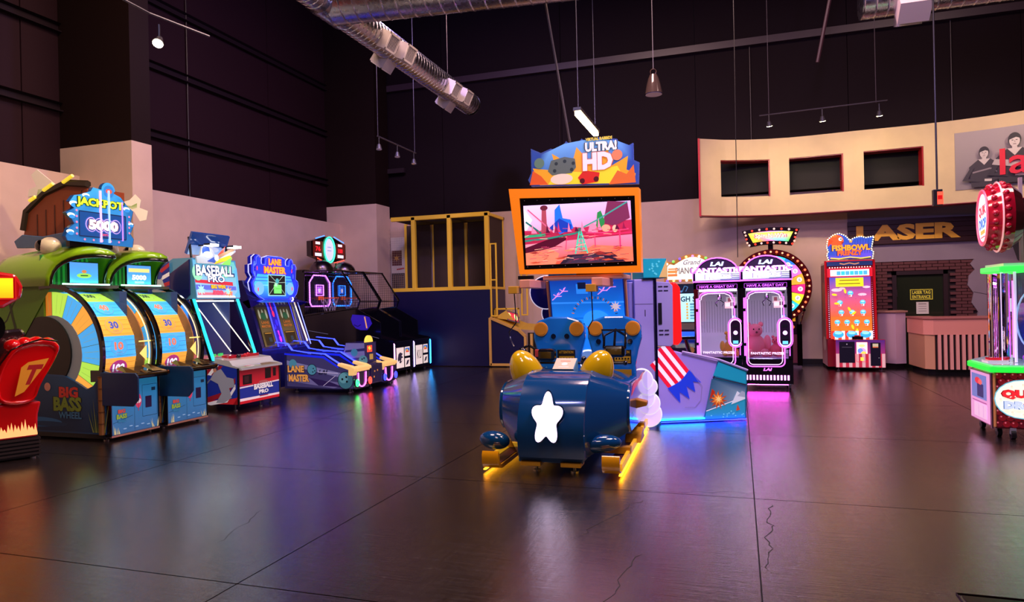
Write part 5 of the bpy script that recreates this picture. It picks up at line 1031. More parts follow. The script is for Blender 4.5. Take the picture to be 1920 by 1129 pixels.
tp=P('topper_board',B().prism([(-.50,2.84),(-.54,2.92),(-.5,3.0),(-.5,3.28),(-.38,3.22),(-.26,3.26),(-.16,3.22),(-.08,3.33),(.02,3.24),(.1,3.34),(.2,3.27),(.28,3.34),(.5,3.3),(.55,3.18),(.68,3.24),(.68,3.05),(.74,3.02),(.73,2.78)],'y',.03,.07,'3c5ca0'),'satin',t)
A=FRONT((0,.028,0)); A.poly([(-.49,2.85),(-.49,3.26),(-.38,3.2),(-.26,3.24),(-.1,3.3),(.1,3.32),(.3,3.32),(.5,3.28),(.67,3.2),(.67,3.04),(.72,3.0),(.71,2.79)],['2c4890']*3+['6ca8d8']*5+['2c4890']*4)
A.poly([(-.4,2.85),(-.48,3.05),(-.2,3.0),(-.25,3.2),(-.02,3.05),(.04,3.25),(.2,3.05),(.4,3.2),(.42,3.0),(.62,3.1),(.6,2.95),(.7,2.9),(.68,2.8)],'e8a020'); A.poly([(-.3,2.85),(-.2,3.0),(.1,2.96),(.5,3.0),(.6,2.8)],'f0d828'); A.poly([(-.52,2.86),(-.48,3.02),(-.38,2.95),(-.3,2.85)],'d85820'); A.poly([(.4,2.8),(.5,2.95),(.6,2.9),(.68,3.0),(.7,2.8)],'d86828')
A.poly([(-.3,3.0),(-.26,3.12),(-.1,3.15),(.02,3.12),(.03,3.02),(-.02,2.96),(-.25,2.95)],'5c6458'); 
for x,y in ((-.2,3.08),(-.1,3.1),(0,3.07),(-.22,3.0),(-.02,3.0)): A.circ(x,y,.02,'2c3430')
A.circ(-.14,2.9,.13,'e8d0b0',.06); A.poly([(.05,2.9),(.12,2.98),(.3,2.94),(.28,2.84),(.1,2.82)],'d02818'); A.circ(.1,2.86,.03,'501010'); A.circ(.26,2.87,.03,'501010'); A.circ(-.4,3.1,.06,'607860'); A.circ(.5,3.12,.06,'e08050')
A.text('HD',.28,3.07,.34,.2,'e8e4e0','d06828',bold=.06,ob=.09); A.text('ULTRA!',.32,3.235,.36,.11,'f0ece0','302018',bold=.06,ob=.12); A.text('VIRTUAL RABBIDS',.3,3.32,.3,.035,'f0d030','201810',bold=.04,ob=.1)
P('topper_print',A,'glow0.45',tp)
# ================================================================== STRIPED POD RIDE
pa=math.atan2(.42,.9)
t=T('rocket_pod_ride','lilac ride pod with painted red and white striped rocket behind the centre ride','ride',(-1.05,8.42,0),pa)
P('tall_cabinet',B().box(-.30,-.16,.05,.7,.02,1.72,'a49cd0').box(-.16,.08,.0,.7,.02,1.75,'c0b4ec'),'paint',t,bevel=.008)
P('black_edge_trim',B().box(.08,.11,-.02,.7,.02,1.76,'0c0c28'),'gloss',t)
A=FRONT((0,-.001,0)); A.line([(-.03,1.3),(-.03,1.38)],.01,'2a2840'); A.line([(-.16,1.45),(.07,1.45)],.004,'3a3850'); P('cabinet_joint',A,'satin',t)
ub=P('upper_box',B().prism([(.11,.94),(.11,1.72),(.27,1.71),(.32,1.66),(.32,.97),(.28,.93)],'y',-.02,.5,'b8b0e0'),'paint',t,bevel=.008)
P('red_shell',B().prism([(.30,.95),(.31,1.71),(.36,1.70),(.41,1.64),(.42,1.0),(.37,.94)],'y',-.03,.5,'f01818'),'glow0.8',ub,bevel=.02)
A=FRONT((0,-.022,0)); 
for z in (1.60,1.65,1.07,1.12):
    for x in (.13,.20): A.rect(x,z,x+.055,z+.014,'1c1838')
A.rect(.125,1.2,.17,1.46,'0c0c14'); P('vent_print',A,'satin',ub)
tb_=P('teal_box',B().box(-.06,.24,-.03,.4,1.76,2.0,'18909c'),'satin',t,bevel=.008)
A=FRONT((0,-.031,0)); A.rect(-.05,1.77,.23,1.99,'1c98a8')
for i in range(14): A.star(-.03+random.random()*.22,1.79+random.random()*.18,.018,.007,4,'60d0d8')
A.poly([(.14,1.77),(.24,1.99),(.24,1.77)],'d8b068'); P('box_print',A,'glow0.5',tb_)
bd=P('pod_body',B().prism([(.11,.02),(.11,.93),(.42,.85),(.88,.74),(.68,.02)],'y',.0,.9,'c4b0ff'),'satin',t,bevel=.015)
ra=P('picture_panel',B().prism([(.68,.02),(.88,.735),(1.24,.60),(1.22,.02)],'y',-.02,.85,'1c88a8'),'satin',t,bevel=.01)
P('top_rim',B().tube([(.42,-.01,.86),(.88,-.02,.75),(1.24,-.03,.61)],.014,'c8b8e8'),'paint',t,smooth=50)
A=FRONT((0,-.001,0),step=.001); 
def rot(x,z): # rocket axis from (.12,.9) to (.62,.3)
    a=math.radians(-52); return (.16+x*math.cos(a)-z*math.sin(a),.80+x*math.sin(a)+z*math.cos(a))
for k in range(7):
    w0=-.17+k*.048; A.poly([rot(-.02 if k<3 else -.1+.0*k,w0),rot(.34+.03*math.cos((w0+.0)/.17*1.5),w0),rot(.34+.03*math.cos((w0+.048)/.17*1.5),w0+.048),rot(-.02 if k<3 else -.1,w0+.048)],'e81838' if k%2==0 else 'f4e8f8')
A.poly([rot(.34,-.18),rot(.38,0),rot(.34,.17),rot(.56,.19),rot(.48,.12),rot(.60,.06),rot(.47,.02),rot(.62,-.05),rot(.47,-.09),rot(.58,-.17)],'2038c8')
A.line([rot(.34,.18),rot(.6,.17),rot(.72,.05),rot(.74,-.06),rot(.66,-.16)],.006,'786898')
P('rocket_print',A,'glow0.6',bd)
A=FRONT((0,-.021,0)); A.poly([(.70,.14),(.78,.52),(1.22,.42),(1.20,.30)],['48688c','2c5878','20406c','8098a8']); A.poly([(.80,.56),(.87,.72),(1.22,.59),(1.22,.44)],'1c94b0'); A.poly([(.69,.03),(.70,.13),(1.2,.28),(1.2,.03)],'2c98b8')
for i in range(12): A.star(.74+random.random()*.44,.05+random.random()*.08,.012,.005,4,'80e0e8')
A.line([(.70,.13),(1.2,.29)],.012,'e8e0e8'); A.line([(.79,.54),(1.22,.43)],.01,'30202c'); A.star(.86,.26,.12,.05,11,'c04820'); A.star(.85,.27,.09,.04,9,'f08830'); A.star(.86,.27,.05,.02,7,'ffd880'); A.poly([(.74,.26),(.78,.4),(.82,.36)],'b83018'); A.poly([(1.02,.2),(1.1,.36),(1.2,.28),(1.2,.26)],'d8dce4'); A.poly([(1.1,.3),(1.16,.36),(1.2,.34),(1.2,.28)],'a0a8b8'); A.poly([(1.08,.12),(1.1,.2),(1.13,.13)],'c84830')
P('picture_print',A,'glow0.4',ra)
P('underglow_strip',B().box(.12,.68,-.035,-.02,.035,.055,'20c0ff'),'glow5',t); P('floor_glow_strip',B().box(-.1,1.2,-.05,-.035,.012,.022,'1828ff'),'glow12',t)
P('base_foot',B().box(-.1,.12,-.06,.02,.0,.03,'2088c8'),'paint',t)
P('steering_handle',B().cyl((.66,.35,.78),(.62,.4,1.0),.03,.025,10,'100e14').box(.52,.74,.36,.44,.98,1.02,'100e14'),'gloss',t,bevel=.006)
# ================================================================== PIANO MACHINE
t=T('piano_keys_machine','dark machine with arched bulb-edged GRAND PIANO marquee and light blue score table','arcade machine',(-.78,13.0,0))
P('cabinet',B().box(-.52,.52,0,.8,.05,1.78,'120e1c'),'gloss',t,bevel=.01)
ar=[(-.52,1.82),(-.52,2.16),(-.46,2.2),(-.38,2.18)]+[(x*.38,2.18+.14*math.cos(x*PI/2)) for x in (-.7,-.4,-.15,0,.15,.4,.7)]+[(.38,2.18),(.46,2.2),(.52,2.16),(.52,1.82)]
mq=P('marquee',B().prism(ar,'y',-.06,.02,'c88c30'),'satin',t)
A=FRONT((0,-.062,0)); A.poly([(x*.88,1.86 if z<1.9 else z-.055) for x,z in ar],'f0ecd0'); A.text('Grand',-.02,2.17,.3,.09,'706878',shear=.4); A.text('PIANO KEYS',.0,2.02,.62,.12,'706868',bold=.03); A.rect(-.45,1.98,-.28,2.03,'f08040'); A.rect(-.45,1.92,-.28,1.965,'e87038'); A.rect(-.36-.16/2,2.055-.05/4,-.36+.16/2,2.055+.05/4,'e87038')
for x in (-.2,-.1,0,.1): A.rect(x,1.86,x+.015,1.94,'d8d4b8')
P('marquee_print',A,'glow1.05',mq)
bcol=['ffffff','60ff50','6040ff','ffe070','b070ff']
for i in range(9):
    x=-.46+i*.115; z=2.19+.12*math.cos(min(1,abs(x)/.42)*PI/2)-.03 if abs(x)<.44 else 2.15
    P('bulb',B().ball((x,-.07,z),.022,bcol[i%5],10,6),'glow2.5',mq,smooth=60); P('bulb',B().ball((x,-.07,1.84),.022,bcol[(i+2)%5],10,6),'glow2.5',mq,smooth=60)
A=FRONT((0,-.002,0)); A.rect(-.42,1.60,.42,1.78,'0c1424'); A.line([(-.2,1.64),(-.16,1.74),(-.1,1.72),(-.14,1.64)],.012,'3c6c98'); A.circ(-.22,1.64,.02,'3c6c98'); A.rect(-.40,1.08,.40,1.60,'a8e4f0'); A.text('HIGH SCORE',.0,1.50,.7,.1,'1c3040',bold=.03)
for i in range(6):
    for x in (-.32,0,.32): A.rect(x-.07,1.13+i*.052,x+.07,1.16+i*.052,'4c7c98' if i%2 else '60a8b8'); 
    A.circ(-.12,1.15+i*.052,.02,'c8a050'); A.circ(.16,1.15+i*.052,.02,'c8a050')
A.rect(-.4,.94,.4,1.06,'4c3c38'); P('score_table',A,'glow0.95',t)
P('blue_key_strip',B().box(-.42,.42,-.1,-.0,.82,.90,'2050ff'),'glow1.6',t); P('ledge',B().prism([(-.25,.2),(-.25,.62),(0,.8),(0,.2)],'x',-.5,.5,'141024'),'gloss',t)
A=Art((0,-.253,.3),(1,0,0),(0,0,1)); A.rect(-.3,.1,-.22,.18,'d89020'); A.rect(-.05,.0,.1,.2,'281c30'); P('button_print',A,'glow0.6',t)
P('round_knob',B().cyl((-.05,-.27,.58),(-.05,-.25,.58),.06,.06,18,'c8945c'),'satin',t)
# ================================================================== CLAW MACHINES
def claw(label,x,y,toy):
    t=T('claw_machine',label,'claw machine',(x,y,0),0,'neon claw machines'); W=.385; PK='e860ff'
    P('base_cabinet',B().box(-W,W,0,.78,.10,.52,'0c0810'),'gloss',t,bevel=.008)
    for sx in (-1,1):
        P('corner_post',B().box(sx*W-.035*(sx+1),sx*W+.035*(1-sx),0,.06,.5,1.76,'0c0810').box(sx*W-.02*(sx+1),sx*W+.02*(1-sx),.74,.78,.5,1.76,'0c0810'),'gloss',t)
        P('side_glass',B().box(sx*(W-.006)-.002,sx*(W-.006)+.002,.06,.74,.52,1.76,'ffffff'),'glass',t)
    P('roof',B().box(-W,W,.0,.78,1.66,1.78,'140c1c'),'gloss',t)
    P('rear_panel',B().box(-W+.02,W-.02,.73,.76,.52,1.66,'6c6880'),'satin',t)
    A=FRONT((0,.728,0)); A.grad(-W+.03,.54,W-.03,1.64,'a890b8','807488')
    for i in range(14): A.line([(-.3+i*.045,.9),(-.3+i*.045,1.45)],.006,'4c4458')
    A.rect(.12,1.4,.3,1.52,'c8b8c0'); A.rect(.15,1.42,.2,1.5,'a05060'); P('rear_print',A,'glow0.75',t)  # print given emission so the cabinet interior looks lit
    P('front_glass',B().box(-W+.07,W-.07,.0,.004,.52,1.64,'ffffff'),'glass',t)
    # curly door outline
    cc=[]; x0,x1,z0,z1=-W+.10,W-.16,.42,1.58; r_=.07
    ou=[(x0+r_,z0),(x1-r_,z0)]+[(x1-r_+r_*math.sin(a*PI/8),z0+r_-r_*math.cos(a*PI/8)) for a in range(0,5)]+[(x1,z1-r_-.03),(x1-.02,z1-.1)]+[(x1-.08+.06*math.cos(a),z1-.08+.06*math.sin(a)*1.0) for a in (.2,.8,1.4)]+[(x1-.12,z1),(x0+.12,z1)]+[(x0+.08-.06*math.cos(a),z1-.08+.06*math.sin(a)) for a in (1.4,.8,.2)]+[(x0+.02,z1-.1),(x0,z1-r_-.03)]+[(x0+r_-r_*math.cos(a*PI/8),z0+r_-r_*math.sin(a*PI/8)) for a in range(0,5)]
    P('door_neon',B().tube([(a,-.012,c) for a,c in ou],.006,'f8d0ff',closed=True),'glow1.3',t)
    P('outer_door_neon',B().tube([(a*1.12+.008,-.008,1.0+(c-1.0)*1.055) for a,c in ou],.010,PK,closed=True),'glow2',t)
    P('pink_side_bar',B().box(-W+.035,-W+.06,-.01,.0,.56,1.5,PK).box(W-.055,W-.04,-.01,0,.56,.72,PK),'glow2',t)
    P('hinge',B().box(-W+.0,-W+.07,-.025,0,1.28,1.33,'0c0a10').box(-W,-W+.07,-.025,0,.72,.77,'0c0a10').box(W-.13,W-.08,-.025,0,1.33,1.38,'0c0a10').box(W-.10,W-.05,-.025,0,.66,.71,'0c0a10'),'gloss',t)
    cp_=P('coin_panel',B().prism([(a,c) for a,c in arc(.27,1.06,.075,0,180,8)+arc(.27,.80,.075,180,360,8)],'y',-.05,.0,'281430'),'gloss',t)
    P('panel_neon',B().tube([(a,-.055,c) for a,c in arc(.27,1.06,.085,0,180,8)+arc(.27,.80,.085,180,360,8)],.008,'ffb8ff',closed=True).tube([(a,-.05,c) for a,c in arc(.27,1.06,.11,0,180,8)+arc(.27,.80,.11,180,360,8)],.009,PK,closed=True),'glow1.8',cp_)
    A=FRONT((.27,-.052,0)); A.rect(-.04,1.02,.04,1.06,'0a0610'); A.circ(0,.93,.035,'f0c0ff'); A.circ(0,.93,.02,'ffffff'); A.rect(-.05,.82,.05,.88,'0c0814'); A.rect(-.04,.75,.04,.80,'60c0e8'); A.rect(-.04,.70,.04,.735,'b080e0'); P('panel_print',A,'glow1.3',cp_)
    A=FRONT((.25,-.003,0)); A.rect(-.04,1.16,.04,1.22,'203880'); A.rect(-.03,1.17,.03,1.21,'80b8ff'); P('small_display',A,'glow0.9',t)
    A=FRONT((.25,-.003,0)); A.rect(-.14,1.33,.03,1.44,'c8a8b0'); A.rect(-.13,1.36,-.06,1.42,'e0d0e0'); A.rect(-.05,1.37,.02,1.43,'3a1c30'); P('sticker',A,'glow0.9',t)
    A=FRONT((0,-.003,0)); A.text('FANTASTIC PRIZES',.0,.60,.5,.04,'f0e0ff',bold=.03); P('glass_lettering',A,'glow1',t)
    A=FRONT((0,-.002,0)); A.text('LAI',0,.34,.12,.045,'f070ff',bold=.05,shear=.3)
    for i in range(13): A.rect(-.33+i*.052,.17,-.33+i*.052+.03,.25,'ffa8ff')
    P('base_print',A,'glow1.8',t)
    tk=P('ticker_display',B().box(-W+.04,W-.06,-.03,0,1.655,1.735,'100818'),'gloss',t); A=FRONT((0,-.032,0)); A.line([(-.33,1.66),(.31,1.66),(.31,1.73),(-.33,1.73),(-.33,1.66)],.005,'a040c0'); A.text('HAVE A GREAT DAY',-.01,1.695,.56,.04,'d060ff',bold=.02); P('ticker_print',A,'glow1.5',tk)
    ma=[(-.39,1.78),(.39,1.78),(.39,1.93)]+[(.30*math.cos(a*PI/12)*1.1,1.93+.24*math.sin(a*PI/12)) for a in range(1,12)]+[(-.39,1.93)]
    mq=P('marquee',B().prism(ma,'y',-.05,.10,'1c0c28'),'gloss',t)
    A=FRONT((0,-.052,0)); A.poly([(-.35,1.80),(.35,1.80),(.35,1.93),(-.35,1.93)],['c0c8f0','8090c8','e8f0ff','f0f8ff'])
    for i in range(4): A.line([(.05,1.81+i*.03),(.35,1.81+i*.03)],.01,'342850')
    A.poly([(x_*.93,1.93+(z_-1.93)*.9) for x_,z_ in ma[3:-1]]+[(-.35,1.94),(.35,1.94)],'241430'); A.text('LAI',0,2.07,.2,.07,'c8f4ff','60308c',bold=.05,shear=.3)
    A.text('FANTASTIC',0,1.965,.80,.085,'ffe0f0','b868e0',bold=.05,ob=.1); A.text('PRIZES',.02,1.86,.42,.075,'ffffff','8060d0',bold=.05)
    P('marquee_print',A,'glow1.3',mq); P('marquee_neon',B().tube([(a,-.06,c) for a,c in [ma[0]]+ma[:1:-1]+[ma[1]]] if False else [(a,-.06,c) for a,c in ma],.011,PK,closed=True),'glow2.2',mq,smooth=50)
    P('gantry',B().box(-.3,.3,.34,.40,1.56,1.60,'b0b0b8').cyl((.02,.37,1.56),(.02,.37,1.48),.03,.04,10,'c8c8d0').tube([(.02,.37,1.48),(-.05,.37,1.42),(-.02,.37,1.36)],.008,'d0d0d8').tube([(.02,.37,1.48),(.09,.37,1.42),(.06,.37,1.36)],.008,'d0d0d8'),'chrome',t)
    P('interior_floor',B().box(-W+.03,W-.03,.03,.74,.50,.53,'f0c8f8'),'satin',t); P('interior_light',B().box(-.30,.30,.06,.09,1.62,1.65,'ffe0ff'),'glow16',t); P('interior_light',B().box(-W+.03,-W+.04,.1,.12,.55,1.6,'ff90ff').box(W-.04,W-.03,.1,.12,.55,1.6,'ff90ff'),'glow4',t)
    P('underglow_strip',B().box(-.33,.33,.05,.08,.085,.098,'ff40e0'),'glow22',t)
    for a in (-.33,.33):
        for c in (.06,.7): P('castor',B().cyl((a-.015,c,.035),(a+.015,c,.035),.035,.035,12,'201820').box(a-.02,a+.02,c-.02,c+.02,.05,.1,'9a949c'),'metal',t,smooth=40)
    return t
def bear(name,label,x,y,z,s_,col,rz=0):
    t=T(name,label,'plush toy',(x,y,z),rz)
    P('body',B().ball((0,0,.14*s_),(.14*s_,.12*s_,.15*s_),col,14,10),'fur',t,smooth=60); h=P('head',B().ball((0,-.02*s_,.34*s_),(.10*s_,.09*s_,.09*s_),col,14,10),'fur',t,smooth=60)
    for q in (-1,1):
        P('ear',B().ball((q*.08*s_,0,.42*s_),.035*s_,col,10,6),'fur',h,smooth=60); P('arm',B().ball((q*.15*s_,-.05*s_,.18*s_),(.05*s_,.05*s_,.10*s_),col,10,8),'fur',t,smooth=60); P('leg',B().ball((q*.10*s_,-.13*s_,.05*s_),(.055*s_,.10*s_,.055*s_),col,10,8),'fur',t,smooth=60); P('eye',B().ball((q*.035*s_,-.105*s_,.36*s_),.01*s_,'100808',6,4),'gloss',h)
    P('nose',B().ball((0,-.115*s_,.32*s_),.015*s_,'803040',8,5),'satin',h)
claw('left neon claw machine, partly behind the lilac pod ride',-.33,11.92,0)
claw('right neon claw machine with pink plush toys, full front visible',.42,11.78,1)
bear('plush_bear','big pink teddy bear sitting at lower left of right claw machine',.24,12.12,.53,1.25,'ff8c98',.2)
bear('plush_bear','smaller dark pink plush bear at lower right of right claw machine',.58,12.1,.53,.75,'f06878',-.4)
bear('plush_bear','yellow plush bear at the lower right inside left claw machine',-.14,12.2,.53,.9,'ffc040',.0)
# ================================================================== PRIZE WHEEL
t=T('prize_wheel_machine','tall spinning prize wheel machine ringed with red bulbs behind claw machines','arcade machine',(.67,15.7,0))
P('base_cabinet',B().box(-.45,.52,.0,.6,.05,1.2,'24101c'),'gloss',t,bevel=.01); P('pedestal',B().box(-.5,.56,-.1,.6,.0,.05,'5c4858'),'paint',t)
A=FRONT((0,-.003,0)); A.rect(.36,.98,.46,1.14,'f0b020'); A.circ(.41,.86,.035,'c86830'); A.rect(.3,.1,.5,.7,'4c1c2c'); P('base_print',A,'glow0.5',t)
wh=P('wheel_housing',B().cyl((0,-.05,1.72),(0,.14,1.72),.80,.80,48,'4c0c14'),'gloss',t,smooth=40)
A=FRONT((0,-.053,1.72),step=.0003); wc=['f0a030','e070c0','2878e8','30c8f0','c8e830','f02878','f0e020','e8c8f0','f07020','70d040','3050e0','f0d0a0']
for i in range(18):
    a0=i*20+4; A.poly([(.1*math.cos(math.radians(a0)),.1*math.sin(math.radians(a0)))]+arc(0,0,.66,a0,a0+20,4),wc[i%12]); m_=math.radians(a0+10); A.circ(.57*math.cos(m_),.57*math.sin(m_),.05,'e8e8f0'); A.text(str([20,50,75,10,25,100,5,500,30][i%9]),.57*math.cos(m_),.57*math.sin(m_),.06,.04,'303048',rot=m_-PI/2)
A.circ(0,0,.14,'c81828'); P('wheel_face',A,'glow1.0',wh)
P('chrome_ring',B().tube([(.69*math.cos(a*PI/24),-.06,1.72+.69*math.sin(a*PI/24)) for a in range(48)],.014,'d08040',closed=True),'chrome',wh,smooth=60)
for i in range(40):
    a=2*PI*i/40; P('bulb',B().ball((.745*math.cos(a),-.065,1.72+.745*math.sin(a)),.026 if i%2 else .022,'ff7040' if i%2 else 'ffb080',8,5),'glow1.4',wh,smooth=60)
def fan(x,z): return (x*(1+.16*(z-2.55)/.4),z+.06*(1-(x/.5)**2))
mp_=[fan(x,2.56) for x in (-.42,-.2,0,.2,.42)]+[fan(x,2.93) for x in (.5,.25,0,-.25,-.5)]
mq=P('marquee',B().prism(mp_,'y',-.08,.06,'180c10'),'gloss',t)
mi=[fan(x,2.64) for x in (-.34,-.17,0,.17,.34)]+[fan(x,2.85) for x in (.40,.2,0,-.2,-.40)]
A=FRONT((0,-.082,0)); A.poly(mi,['f0f020','f0a040','f060c0','60c0f0','40f060','e8f020','40c0f0','d060f0','f05080','f0e020']); A.text('Spin-N-Win',0,2.80,.62,.12,'fff0c0','c02878',bold=.03,ob=.08); P('marquee_print',A,'glow0.85',mq)
for k in range(8):
    for zz in (2.60,2.89):
        x=-.42+k*.12; q=fan(x*(1 if zz<2.7 else 1.08),zz); P('bulb',B().ball((q[0],-.09,q[1]),.024,'ff3828' if k%2 else 'd0b0a8',8,5),'glow1.3',mq,smooth=60)
for k in range(3):
    for sx in (-1,1): q=fan(sx*.44,2.66+k*.08); P('bulb',B().ball((q[0]*1.02,-.09,q[1]),.022,'ff4030' if k%2 else 'ffb098',8,5),'glow1.3',mq,smooth=60)
P('marquee_post',B().box(-.05,.05,.0,.06,2.45,2.66,'180c10'),'gloss',t)
P('pull_lever',B().cyl((.55,-.05,.9),(.62,-.18,1.2),.016,.016,8,'b8b0b0').ball((.62,-.18,1.22),.035,'1c1418',10,8).box(.48,.58,-.1,.0,.05,.92,'3a2430'),'chrome',t,smooth=40)
# ================================================================== FISHBOWL MACHINE
t=T('fishbowl_machine','tall red-framed fishbowl arcade machine with orange sunset playfield and bulb marquee','arcade machine',(2.16,15.4,0))
W=.45
P('cabinet',B().prism([(.0,.62),(.0,.05),(.9,.05),(.9,2.2),(.12,2.2)],'x',-W,W,'8c1428'),'gloss',t,bevel=.01)
A=SIDE(-W-.002); A.grad(-.88,.06,-.02,.6,'d8a0a8','a02840'); A.grad(-.88,.6,-.12,2.15,'a86058','702030'); A.circ(-.5,1.4,.2,'c87040',.4); A.circ(-.45,.5,.25,'d8b0a8',.15); P('side_print',A,'satin',t)
for sx in (-1,1): P('red_post',B().prism([(-.02,.62),(.10,2.22),(.14,2.22),(.02,.62)],'x',sx*W-.02,sx*W+.02,'d01828'),'gloss',t)
A=Art((0,-.004,.62),(1,0,0),(0,.075,1)); A.poly([(-.38,0),(.38,0),(.38,.5),(-.38,.5)],['f07820','f07820','f06828','f06828']); A.poly([(-.38,.45),(.38,.45),(.38,1.28),(-.38,1.28)],['f06030','f06030','5038a8','2848b0'])
for (x,z,r_) in ((-.25,1.0,.1),(.22,.9,.08),(.3,1.05,.07),(-.15,1.03,.06)): A.circ(x,z,r_,'e0b8c8',r_*.35)
for i in range(46): A.circ(-.34+random.random()*.68,.2+random.random()*.75,.006,'a03848')
for (x,z) in ((0,.93),(-.2,.74),(.22,.74),(-.18,.54),(.02,.54),(.22,.54),(-.26,.34),(-.08,.34),(.10,.34),(.28,.34)): A.circ(x,z,.052,'40b8f0',.048); A.circ(x,z+.015,.035,'a0e8ff',.02); A.rect(x-.025,z-.075,x+.025,z-.03,'f8e8e0'); A.rect(x-.022,z-.072,x+.0,z-.035,'c04030')
for (x,z,a) in ((-.1,.97,.2),(-.26,.72,1.5),(-.03,.6,.5),(.05,.52,-.9),(.02,.24,.3),(.1,.16,0),(-.3,.9,1.4)):
    A.poly([(x+.022*math.cos(q_)*math.cos(a)-.05*math.sin(q_)*math.sin(a),z+.022*math.cos(q_)*math.sin(a)+.05*math.sin(q_)*math.cos(a)) for q_ in [k*PI/6 for k in range(12)]],'f8d020')
for i in range(12): A.rect(-.38+i*.0633,.0,-.38+(i+1)*.0633,.16,'f0e8e8' if i%2 else 'e03828')
for x in (-.25,0,.25): A.circ(x,.09,.1,'38a8e8',.07); A.circ(x,.12,.07,'90e0ff',.03)
A.rect(-.27,1.06,.24,1.24,'f0e020'); A.rect(-.02-.36/2,1.19-.035/4,-.02+.36/2,1.19+.035/4,'604010'); A.rect(-.02-.4/2,1.12-.035/4,-.02+.4/2,1.12+.035/4,'604010')
P('playfield',A,'glow1.0',t)
A=Art((0,-.008+.11,2.0),(1,0,0),(0,.03,1)); 
A=Art((0,.085,1.9),(1,0,0),(0,.075,1)); A.rect(-.42,-.02,.42,.16,'c01424'); A.rect(-.36,.0,.36,.13,'d8e8f8')
for i in range(7): A.rect(-.24+i*.082,.02,-.24+i*.082+.072,.10,'30b8f0' if i%2 else '48a0e8')
A.rect(-.42,.21,.42,.30,'182858'); A.line([(-.18,.26),(-.1,.24),(0,.265),(.1,.24),(.18,.26)],.02,'c88858'); A.rect(-.44,.30,.44,.32,'d01828')
for i in range(16): A.circ(-.37+i*.05,.175,.012,'fff0e0')
P('score_header',A,'glow1.1',t)
b=B()
for sx in (-1,1):
    for k in range(30): b.ball((sx*.405,.0+k*.0036,.66+k*.042),.009,'c8c0e8',6,4)
P('rail_light',b,'glow1.2',t)['kind']='stuff'
lo=P('lower_cabinet',B().box(-.34,.56,-.28,.0,.06,.62,'b02048'),'gloss',t,bevel=.01)
A=FRONT((.11,-.282,0)); A.grad(-.44,.34,.44,.61,'a83878','502880')
for i in range(15): A.rect(-.44+i*.0587,.07,-.44+(i+1)*.0587,.34,'c83048' if i%2 else 'e8b8b8')
A.rect(-.38,.16,-.1,.58,'140c20'); A.circ(-.24,.53,.012,'b0a8b0'); A.line([(-.33,.47),(-.15,.47)],.006,'6c6474'); A.rect(.18,.10,.36,.56,'140c20'); A.rect(.22,.46,.32,.54,'d0c8a0'); A.rect(.22,.46,.32,.48,'e07040'); A.line([(.32,.26),(.34,.26)],.01,'a0a0a0')
P('lower_print',A,'glow0.45',lo)
A=FRONT((.11,-.284,0)); A.rect(-.07,.18,.13,.57,'f8f4f8'); A.circ(.03,.38,.08,'e890c8'); A.circ(.0,.4,.05,'6080e8'); A.circ(.06,.34,.05,'f8c050'); A.circ(.03,.5,.06,'f8e080',.03); A.rect(0,.2,.06,.27,'f0c040'); A.line([(-.07,.18),(.13,.18),(.13,.57),(-.07,.57),(-.07,.18)],.008,'c01828'); P('ticket_screen',A,'glow1.3',lo)
P('big_button',B().box(-.02,.18,-.2,-.02,.62,.68,'180810').cyl((.08,-.1,.68),(.08,-.1,.70),.05,.05,14,'e01820'),'gloss',lo,smooth=40)
mo=[(-.40,2.24),(.41,2.24),(.43,2.36),(.39,2.42),(.44,2.68),(.30,2.66),(.2,2.69),(.1,2.67),(.0,2.62),(-.06,2.7),(-.12,2.74),(-.2,2.77),(-.3,2.74),(-.40,2.66),(-.43,2.5),(-.40,2.4),(-.43,2.34)]
mq=P('marquee',B().prism(mo,'y',.0,.08,'1c2870'),'gloss',t)
A=FRONT((0,-.002,0)); A.poly([(x*.96,2.5+(z-2.5)*.95) for x,z in mo],['6048c8']*2+['2848a8']*(len(mo)-2))
for i in range(9): A.line([(-.0+i*.045,2.35),(-.0+i*.05,2.64)],.006,'1c3080')
A.circ(-.24,2.62,.13,'d85020',.12); A.poly([(-.3,2.62),(-.42,2.68),(-.4,2.5)],'c04018'); A.circ(-.17,2.65,.035,'f8f0e8'); A.circ(-.16,2.65,.015,'180808'); A.circ(-.28,2.72,.05,'e06828',.03); A.poly([(-.16,2.58),(-.1,2.6),(-.14,2.55)],'802010')
A.star(.02,2.6,.04,.02,5,'f0a030'); A.text('FISHBOWL',.02,2.47,.70,.12,'f09828','301850',bold=.05,ob=.1,shear=.0); A.text('FRENZY',.0,2.365,.46,.10,'f06028','301850',bold=.05,ob=.1); A.line([(-.36,2.27),(-.2,2.25),(0,2.28),(.2,2.25),(.38,2.27)],.02,'f0d040')
P('marquee_print',A,'glow1.05',mq)
def along(pts,n):
    L_=[0]
    for a,b_ in zip(pts[:-1],pts[1:]): L_.append(L_[-1]+math.dist(a,b_))
    o=[]
    for i in range(n):
        d_=L_[-1]*i/(n-1)
        for k in range(len(pts)-1):
            if L_[k]<=d_<=L_[k+1]+1e-9: u=(d_-L_[k])/(L_[k+1]-L_[k]); o.append((pts[k][0]+(pts[k+1][0]-pts[k][0])*u,pts[k][1]+(pts[k+1][1]-pts[k][1])*u)); break
    return o
for x,z in along(mo[1:]+[mo[0]],44): P('bulb',B().ball((x,-.01,z),.013,'fff0c0',6,4),'glow3',mq)
feet(t,[(-.28,-.2),(.5,-.2),(-.4,.8)],h=.06)
